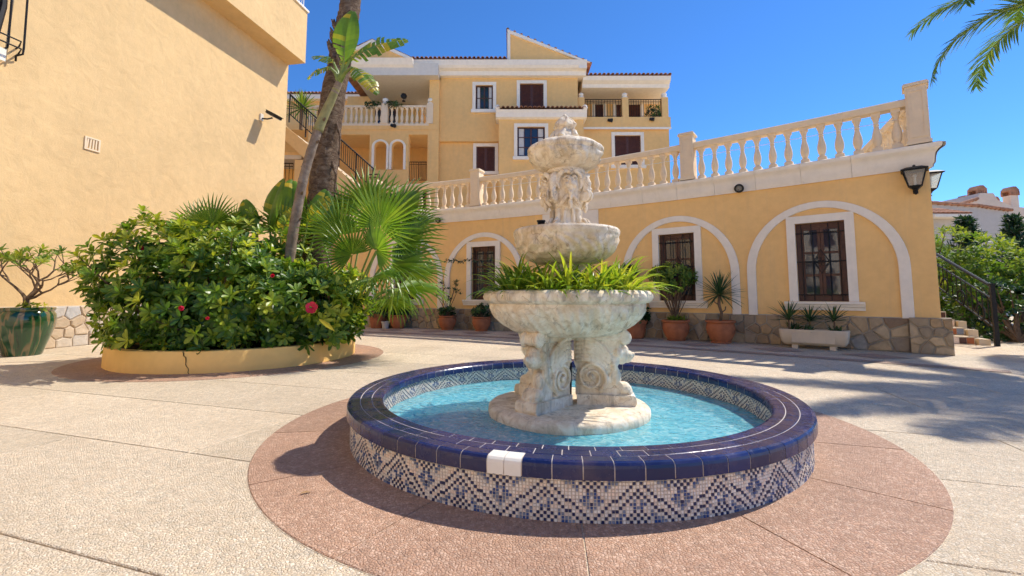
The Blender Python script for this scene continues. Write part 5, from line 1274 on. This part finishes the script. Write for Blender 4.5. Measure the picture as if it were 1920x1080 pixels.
for u, z in ((-.28, .75), (-.20, .95), (-.05, .78), (.22, .85), (.30, 1.02), (.34, .75), (-.36, .60), (.12, .55)):
    e = b+tt*u+Vector((0, rgq.uniform(-.1, .1), z)); m.tube([b, b+tt*u*.35+Vector((0, 0, z*.45)), e], [.014, .011, .006], 5)
    for q in range(4): rosette(fm, e+Vector((rgq.uniform(-.08, .08), rgq.uniform(-.08, .08), rgq.uniform(-.10, .06))), (u*.5, -.3, 1), 7, .10, .032, rgq, LEAF_LA, (.3, 1.2))
m.build('branches', 'bark_thin', t); fm.build('tip_foliage', 'leaf_dark', t, kind='stuff')
potplant(-9.83, .41, .16, (.27, .25, .18), 55, 'low green plant in the pot below the left barred window', seed=34, leafshape=LEAF_LA)
potplant(-5.42, .44, .20, (.32, .28, .24), 75, 'low leafy plant in the pot beside the fountain bowl', seed=35, L=.14, w=.06)
b = top_of(-4.45, .46); t, pts = potplant(-4.45, .46, 1.0, (.52, .42, .30), 150, 'small round-headed tree with a bare stem in a terracotta pot', mat='leaf_hedge', seed=36, L=.11, w=.042)
m = MB(); m.tube([b, b+Vector((.01, 0, .4)), b+Vector((0, 0, .85))], [.03, .026, .02], 8)
for u in (-.36, -.2, .22, .34): m.tube([b+Vector((0, 0, .3+abs(u)*.4)), b+Vector((u*.6, -.04, .55+abs(u)*.2)), b+Vector((u, -.02, .95))], [.014, .012, .006], 5)
m.build('trunk', 'bark_thin', t)
m = MB(); [rosette(m, b+Vector((rgq.uniform(-.2, .2), rgq.uniform(-.2, .2), .02)), (rgq.uniform(-.5, .5), rgq.uniform(-.5, .5), 1), 9, .15, .03, rgq, LEAF_LA, (.2, 1.0)) for _ in range(14)]; m.build('underplanting', 'leaf_hedge', t, kind='stuff')
def yucca(t, c, nl, L, w, rg, mat='leaf_yucca', el=(-25, 85)):
    m = MB()
    for i in range(nl):
        az = i*2.4; e = R(el[1]-(el[1]-el[0])*(i/nl)+rg.uniform(-6, 6)); d = Vector((math.cos(az)*math.cos(e), math.sin(az)*math.cos(e), math.sin(e))); n = Vector((-math.cos(az)*math.sin(e), -math.sin(az)*math.sin(e), math.cos(e)))
        leaf(m, c, d, n, L*rg.uniform(.8, 1.1), w, LEAF_ST, .06+.10*(i/nl), .5, rg.uniform(.05, 1))
    m.build('foliage', mat, t, kind='stuff')
b = top_of(-3.50, .48); t = thing('yucca', b, 'spiky dark yucca on a short bare stem in the rightmost terracotta pot', 'plant', 'plants in the pots along the wall')
m = MB(); m.tube([b, b+Vector((.03, 0, .2)), b+Vector((-.02, 0, .38)), b+Vector((.0, 0, .58))], [.035, .03, .034, .03], 8); m.tube([b+Vector((-.02, -.02, .36)), b+Vector((-.12, -.03, .42)), b+Vector((-.13, -.03, .52))], .012, 6); m.tube([b+Vector((.02, -.02, .2)), b+Vector((.10, -.03, .26)), b+Vector((.11, -.03, .33))], .012, 6); m.build('stem', 'bark_thin', t, True)
yucca(t, b+Vector((0, 0, .58)), 62, .56, .034, random.Random(41))
# stone trough with three small palms
tc_ = W(-1.82, 0, .40); ta = ang(-1.82); tx = Vector((math.cos(ta), math.sin(ta), 0)); ty = Vector((math.sin(ta), -math.cos(ta), 0))
TR = thing('stone_trough', tc_, 'long pale carved stone trough below the right barred window', 'planter')
def TFm(u, v, d): return tc_+tx*u+ty*d+Vector((0, 0, v))
m = MB(); n = 20
def ring_(h, ins):
    out = []
    for k in range(24):
        a = 2*PI*k/24; cx_, cy_ = math.cos(a), math.sin(a); r = .07
        out.append(((.56-ins-r)*(1 if cx_ > 0 else -1)+r*cx_, (.19-ins-r)*(1 if cy_ > 0 else -1)+r*cy_, h))
    return [TFm(u, v, d) for u, d, v in out]
rows = [ring_(.065, .10), ring_(.075, .07), ring_(.13, .028), ring_(.26, .008), ring_(.345, .0), ring_(.36, .004), ring_(.36, .05), ring_(.32, .055), ring_(.30, .1)]
m.grid(rows, True); m.face(tuple(range(24))[::-1]); m.face(tuple(range(len(m.v)-24, len(m.v)))); autosmooth(m.build('body', 'trough_stone', TR), 45)
for u in (-.30, .30): m = MB(); m.box(u-.05, u+.05, 0, .07, -.12, .14, TFm); m.build('foot', 'trough_stone', TR)
m = MB(); m.box(-.34, .34, .12, .29, .176, .193, TFm); m.build('carved_panel', 'trough_stone', TR)
for i, (u, sc_, lab) in enumerate(((-.40, 1.15, 'largest little palm, at the left end of the stone trough'), (-.05, .9, 'little palm in the middle of the stone trough'), (.33, .9, 'little palm at the right end of the stone trough'))):
    b = TFm(u, .30, 0); t = thing('trough_palm', b, lab, 'plant', 'little palms in the stone trough'); m = MB(); hz = .20+.03*i; m.tube([b, b+Vector((0, 0, hz*sc_))], [.018, .014], 6); m.build('stem', 'bark_thin', t)
    yucca(t, b+Vector((0, 0, hz*sc_)), 26, .40*sc_, .034, random.Random(50+i), el=(0, 80)); m = MB(); rr_ = random.Random(i)
    for k in range(4): rosette(m, b+Vector((rr_.uniform(-.1, .1), rr_.uniform(-.08, .08), 0)), (rr_.uniform(-1, 1), rr_.uniform(-.8, .4), .7), 6, .20*sc_, .035, rr_, LEAF_ST, (.1, .7))
    m.build('side_shoots', 'leaf_yucca', t, kind='stuff')
# big glazed pot with a little tree at the left
gp_ = Vector((-8.27, 7.80, 0)); GP = pot(gp_, .385, .80, 'big glazed pot with green and brown streaks beside the sunlit wall', 'urn', 'glazed_green', None, 'glazed_pot')
FR = thing('pot_tree', gp_+Vector((0, 0, .73)), 'little branching tree with leaf tufts growing in the glazed pot', 'tree'); m = MB(); fm = MB(); rgt = random.Random(77); b = gp_+Vector((-.02, 0, .72))
def grow(p, d, L, r, depth):
    q = p+d*L; mid_ = p.lerp(q, .5)+Vector((rgt.uniform(-.05, .05), rgt.uniform(-.05, .05), -.02))*L*2; m.tube([p, mid_, q], [r, r*.85, r*.7], 6, False)
    if depth == 0:
        rosette(fm, q, d+Vector((0, 0, .5)), rgt.randint(8, 12), .13, .042, rgt, LEAF_OB, (.3, 1.3))
        return
    for i in range(2 if rgt.random() < .62 else 3):
        a = rgt.uniform(0, 6.3); o = Vector((math.cos(a), math.sin(a), rgt.uniform(.05, .75))); grow(q, (d*.65+o*.75).normalized(), L*rgt.uniform(.68, .95), r*.66, depth-1)
for d in ((.75, -.1, .55), (-.7, .1, .6), (.2, .3, .9), (.9, -.15, .3)): grow(b+Vector((0, 0, .22)), Vector(d).normalized(), .34, .028, 3)
m.tube([b-Vector((0, 0, .04)), b+Vector((.02, 0, .12)), b+Vector((0, 0, .24))], [.05, .045, .042], 8); m.build('branches', 'bark_thin', FR, True); fm.build('foliage', 'leaf_hedge', FR, kind='stuff')
shrub('pot_weed', gp_+Vector((.22, -.1, .73)), gp_+Vector((.22, -.1, .80)), (.16, .14, .08), 16, 'small yellowish weed in the glazed pot', 'plant', 'leaf_spider', 6, .07, .03, 61, sr=.006)
# climber twig across the left barred window
m = MB(); fm = MB(); pp = [W(-11.2+.14*i, 2.06+.02*math.sin(i*1.3), .10) for i in range(12)]; CT = thing('climber_twig', pp[0], 'thin leafy climber hanging across the left arch and window', 'plant')
m.tube(pp, .008, 5)
for p in pp:
    for q in range(4): leaf(fm, p, (rgq.uniform(-1, 1), -.4, rgq.uniform(-1, .4)), (0, -1, .4), .10, .03, LEAF_LA, .3, .2, rgq.random()*.6)
m.build('twig', 'bark_thin', CT); fm.build('foliage', 'leaf_dark', CT, kind='stuff')
c = W(-5.75, 0, .30); shrub('wall_fern', c, c+Vector((0, 0, 1.55)), (.40, .22, .16), 60, 'dark ferny branch seen just right of the middle fountain bowl', 'plant', 'leaf_dark', 7, .13, .035, 62, leafshape=LEAF_LA, sr=.012)

# ================================================================ RIGHT SIDE: stair, railing, hedge, houses, palm
RS = thing('garden_stair', (9.2, 9.6, 0), 'short garden stair with patterned tile risers beyond the building corner', 'stair')
sx = Vector((RD.y, -RD.x, 0)); so_ = Vector((8.9, 9.78, 0))
def SF(u, v, d): return so_+sx*u+RD*d+Vector((0, 0, v))
for i in range(9):
    m = MB(); m.box(-.5, .7, i*.16, (i+1)*.16-.004, i*.42, i*.42+(3 if i < 8 else .6), SF); stp = m.build('step', 'trough_stone', RS)
    for k in range(10):
        q = MB(); q.box(-.49+k*.118, -.38+k*.118, i*.16+.012, i*.16+.135, i*.42-.008, i*.42-.001, SF); q.build('riser_tile', ('wood_dark', 'terracotta', 'mosaic_slate', 'mosaic_cream')[(k+i) % 4], stp)
m = MB()
for u in (1.0,):
    for i in range(3): m.box(.72, .90-.02*i, 0, .12+i*.16, -.1+i*.42, .31+i*.42, SF)
m.build('side_wall', 'trough_stone', RS)
GR = thing('garden_railing', SF(.95, 0, -.05), 'black iron handrail rising beside the garden stair at the right', 'railing')
m = MB(); m.box(.91, .98, 0, 1.22, -.255, -.185, SF); m.box(.90, .99, 1.22, 1.25, -.265, -.175, SF); m.build('newel_post', 'iron', GR)
m = MB(); sl_ = .37; L_ = 3.4
for h, r in ((1.18, .032), (.92, .018), (.34, .018)): m.tube([SF(.95, h, -.22), SF(.95, h+L_*sl_, L_)], r, 7)
m.build('handrail', 'iron', GR)
for i in range(1, 17):
    d = -.22+i*.22; m = MB(); m.tube([SF(.95, .34+(d+.22)*sl_*1, d), SF(.95, .92+(d+.22)*sl_, d)], .011, 5); m.build('bar', 'iron', GR)
for i in range(4):
    d = .3+i*.8; m = MB(); m.tube([SF(.95, .55+(d)*sl_+.17*math.sin(a/3), d+.17*math.cos(a/3)+.05) for a in range(0, 17)], .016, 5); m.build('scroll', 'iron', GR)
hed = [((10.9, 9.9, 0), (11.3, 10.4, .62), (.85, .8, .8), 220, 'dense low green bush at the right edge beside the stair post', 'leaf_dark', 71), ((12.1, 11.9, 0), (12.4, 12.0, 1.15), (1.4, 1.2, 1.15), 330, 'broad bright green bush behind the garden railing', 'leaf_hedge', 72),
       ((11.0, 12.6, 0), (12.1, 13.6, 1.7), (1.3, 1.2, 1.1), 300, 'sunlit yellow-green bush above the garden stair', 'leaf_hedge', 73), ((14.6, 14.6, 0), (15.2, 14.8, 1.6), (1.9, 1.6, 1.35), 320, 'large leafy bush in front of the pale house wall', 'leaf_hedge', 74),
       ((14.0, 11.0, 0), (14.0, 11.0, 1.1), (1.6, 1.3, 1.2), 260, 'green bush reaching the right edge of the picture', 'leaf_hedge', 75)]
for b, c, rad, n, lab, mat, sd in hed: shrub('garden_bush', b, c, rad, n, lab, 'bush', mat, 7, .20 if sd > 71 else .13, .06, sd, group='bushes at the right', sr=.04, zmin=.05)
def conifer(b, h, r, lab, sd):
    t = thing('dark_tree', b, lab, 'tree', 'dark slender trees before the pale house'); rg = random.Random(sd); m = MB(); fm = MB(); b = Vector(b); m.tube([b, b+Vector((0, 0, h))], [.09, .02], 7)
    for i in range(70):
        q = (i+1)/70; z = h*(.2+.8*q); L = r*(1.05-q)*rg.uniform(.7, 1.1)+.1; az = i*2.4; d = Vector((math.cos(az), math.sin(az), .55)).normalized(); e = b+Vector((0, 0, z))+d*L
        m.tube([b+Vector((0, 0, z-.1)), e], [.02, .006], 4, False)
        for k in range(7): rosette(fm, (b+Vector((0, 0, z))).lerp(e, (k+1)/7), d+Vector((0, 0, .4)), 6, .24, .04, rg, LEAF_LA, (.3, 1.1), bias=-.1)
    m.build('trunk', 'bark_thin', t); fm.build('crown', 'leaf_dark', t, kind='stuff')
conifer((16.3, 16.2, 0), 3.7, 1.0, 'dark slender tree left of the pale house corner', 81); conifer((18.9, 17.0, 0), 3.9, 1.0, 'dark slender tree at the right edge before the pale house', 82)
# pale houses
HW = thing('pale_house', (24, 25, 0), 'pale weathered house with clay roof edges and chimneys behind the bushes', 'house')
HY = 23.
def hx(px, Y=HY): return at(px, 420, Y).x
def hz_(px, py, Y=HY): return at(px, py, Y).z
m = MB(); m.prism([(hx(1700), 0), (hx(1893), 0), (hx(1893), hz_(0, 396)), (hx(1835), hz_(0, 386)), (hx(1735), hz_(0, 380)), (hx(1700), hz_(0, 380))], -6, 0, FM(HY)); m.build('wall', 'plaster_grey', HW)
m = MB(); m.prism([(hx(1820, 25), 0), (hx(1990, 25), 0), (hx(1990, 25), hz_(0, 392, 25)), (hx(1905, 25), hz_(0, 388, 25)), (hx(1875, 25), hz_(0, 375, 25)), (hx(1868, 25), hz_(0, 362, 25)), (hx(1843, 25), hz_(0, 362, 25)), (hx(1836, 25), hz_(0, 374, 25)), (hx(1800, 25), hz_(0, 384, 25)), (hx(1800, 25), 0)], -5, 0, FM(25)); m.build('chimney_gable', 'house_beige', HW)
def edge_tiles(pts, n):
    m = MB()
    for i in range(n):
        t = i/n*(len(pts)-1); k = int(t); a = Vector(pts[k]).lerp(Vector(pts[k+1]), t-k); t2 = (i+1)/n*(len(pts)-1)-1e-6; k2 = int(t2); b = Vector(pts[k2]).lerp(Vector(pts[k2+1]), t2-k2)
        m.tube([a, b+Vector((0, 0, .03))], [.10, .085], 7)
    m.build('ridge_tiles', 'roof_clay', HW)
edge_tiles([(hx(1700), HY-.05, hz_(0, 380)), (hx(1735), HY-.05, hz_(0, 380)), (hx(1835), HY-.05, hz_(0, 386)), (hx(1898), HY-.05, hz_(0, 395))], 24)
edge_tiles([(hx(1800, 25), 24.95, hz_(0, 384, 25)), (hx(1836, 25), 24.95, hz_(0, 373, 25))], 6)
def chimney(px, py, Y, w, h):
    b = Vector((hx(px, Y), Y+.5, hz_(0, py, Y))); m = MB(); m.box(b.x-w, b.x+w, b.y-w, b.y+w, b.z-h, b.z); c = m.build('chimney', 'house_beige', HW); q = MB()
    for k in range(5):
        for s_ in (-1, 1): q.box(b.x-w+k*w*.5-.04, b.x-w+k*w*.5+.04, b.y+s_*w-.05, b.y+s_*w+.05, b.z, b.z+.22)
    q.box(b.x-w*1.15, b.x+w*1.15, b.y-w*1.15, b.y+w*1.15, b.z+.22, b.z+.28); q.prism([(b.x-w*1.3, b.z+.28), (b.x+w*1.3, b.z+.28), (b.x+w*.4, b.z+.50), (b.x-w*.4, b.z+.50)], b.y-w*1.2, b.y+w*1.2, lambda u, v, d: (u, d, v)); q.build('chimney_cap', 'roof_clay', c)
chimney(1855, 362, 25, .24, 1.5); chimney(1885, 382, 26, .15, 1.2); chimney(1826, 380, 26, .17, 1.2); chimney(1918, 364, 25, .22, 2.2)
tl = tile_row(hx(1740, 21), hx(1808, 21), 20.6, hz_(0, 404, 21), .5, 1.6, parent=HW)
m = MB(); m.box(hx(1740, 21), hx(1806, 21), 20.6, 22.9, hz_(0, 409, 21), hz_(0, 404, 21)); m.build('porch_eave', 'plaster_white', HW); m = MB(); m.box(hx(1730, 21), hx(1798, 21), 21.2, 22.9, 0, hz_(0, 409, 21)-.01); m.build('porch_wall', 'plaster_grey', HW)
# feather palm whose fronds hang into the top right corner
def frond_mesh(seed, L=3.3, n=74, droop=.55):
    rg = random.Random(seed); m = MB(); P = []; p = Vector((0, 0, 0)); el = .55
    for i in range(25): P.append(p.copy()); p = p+Vector((0, math.cos(el), math.sin(el)))*L/24; el -= droop*(i/24)**.8*.13+.022
    m.cm = 1; m.cr = .4; m.tube(P, [.035-.0012*i for i in range(25)], 6); m.cm = 0
    for i in range(n):
        t = .14+.86*(i+rg.random()*.6)/n; f = t*24; k = min(23, int(f)); b = P[k].lerp(P[k+1], f-k); d0 = (P[k+1]-P[k]).normalized(); nn = Vector((0, -d0.z, d0.y))
        for s_ in (-1, 1):
            ll = .62*math.sin(PI*min(.97, .12+t*.80))**.7*rg.uniform(.85, 1.1); d = (Vector((s_*.8, 0, 0))+d0*(.55+.45*t)+nn*rg.uniform(.05, .35)).normalized()
            leaf(m, b, d, nn, ll, .034, LEAF_ST, rg.uniform(.12, .4), .4, rg.gauss(.45, .2))
    return m.mesh('frond', ['leaf_hedge', 'petiole'])
FRM = [frond_mesh(1), frond_mesh(2, 3.2, 72, .8), frond_mesh(3, 3.0, 70, 1.1)]
pb = Vector((10.85, 7.4, 0)); ph = 6.3; FPL = thing('feather_palm', pb, 'feather palm with long green fronds hanging into the top right corner', 'palm')
m = MB(); rows = []
for i in range(60):
    t = i/59; r = .24*(1+.10*(i % 3)/3); rows.append([pb+Vector((r*math.cos(2*PI*j/16), r*math.sin(2*PI*j/16), ph*t)) for j in range(16)])
m.grid(rows, True); m.build('trunk', 'palm_bark', FPL, True)
rgn = random.Random(19)
for i in range(22):
    az = i*2.39996+.9; pit = R(46-66*(i/22)); M = Matrix.Translation(pb+Vector((.1*math.cos(az), .1*math.sin(az), ph))) @ Matrix.Rotation(az-PI/2, 4, 'Z') @ Matrix.Rotation(pit, 4, 'X') @ Matrix.Rotation(rgn.uniform(-.3, .3), 4, 'Y')
    place_mesh('frond', FRM[0 if i < 12 else 1 if i < 24 else 2], FPL, M)
# yucca on the upper terrace by the stair, balcony planters
b = at(566, 205, 19); t = thing('terrace_yucca', b-Vector((0, 0, .8)), 'spiky green yucca behind the stair railing against the sky', 'plant'); yucca(t, b, 60, .85, .07, random.Random(90), 'leaf_hedge', (-20, 85)); m = MB(); m.tube([b-Vector((0, 0, .9)), b], .08, 7); m.build('stem', 'bark_thin', t)
for i, (px, lab) in enumerate(((697, 'green trough plant left of the balcony post'), (737, 'green trough plant right of the balcony post'))):
    b = at(px, 198, YL); t, _ = shrub('balcony_plant', b, b+Vector((0, 0, .05)), (.42, .14, .14), 34, lab, 'plant', 'leaf_dark', 6, .13, .045, 95+i, group='plants on the left balcony', sr=.01)
p = at(1228, 219, YR+.35); sh_ = shrub('balcony_plant', p, p+Vector((0, 0, .25)), (.45, .3, .3), 40, 'dark plant behind the right balcony railing', 'plant', 'leaf_dark', 6, .16, .05, 98, sr=.015)
p = at(757, 190, YL+.1); m = MB(); m.lathe([(.08, 0), (.08, .03), (.02, .05), (.02, .12), (.13, .18), (.16, .28), (.11, .38), (.03, .40)], 12, p); m.build('balcony_lamp', 'iron', None, True, label='small dark globe lamp standing on the left balcony', cat='lamp')
# loose yellow leaf on the planter edge
m = MB(); leaf(m, at(598, 598, 5.95), (.8, -.2, -.45), (.2, -.8, .4), .26, .06, LEAF_LA, .25, .2, .95); m.build('fallen_leaf', 'leaf_banana', None, label='long yellow leaf caught on the shrub below the red flower', cat='leaf')

# two dry leaves blown onto the paving
for i, (px, py, lab) in enumerate(((562, 926, 'tiny dry leaf lying on the pink ring left of the pool'), (80, 745, 'tiny dry leaf on the pale paving in front of the glazed pot'))):
    p = gnd(px, py, .012); m = MB(); rr_ = random.Random(i); leaf(m, p, (rr_.uniform(-1, 1), rr_.uniform(-1, 1), .12), (.1, -.1, 1), .055, .018, LEAF_LA, .2, .5, .5)
    m.build('fallen_leaf', 'dry_leaf', None, label=lab, cat='leaf')
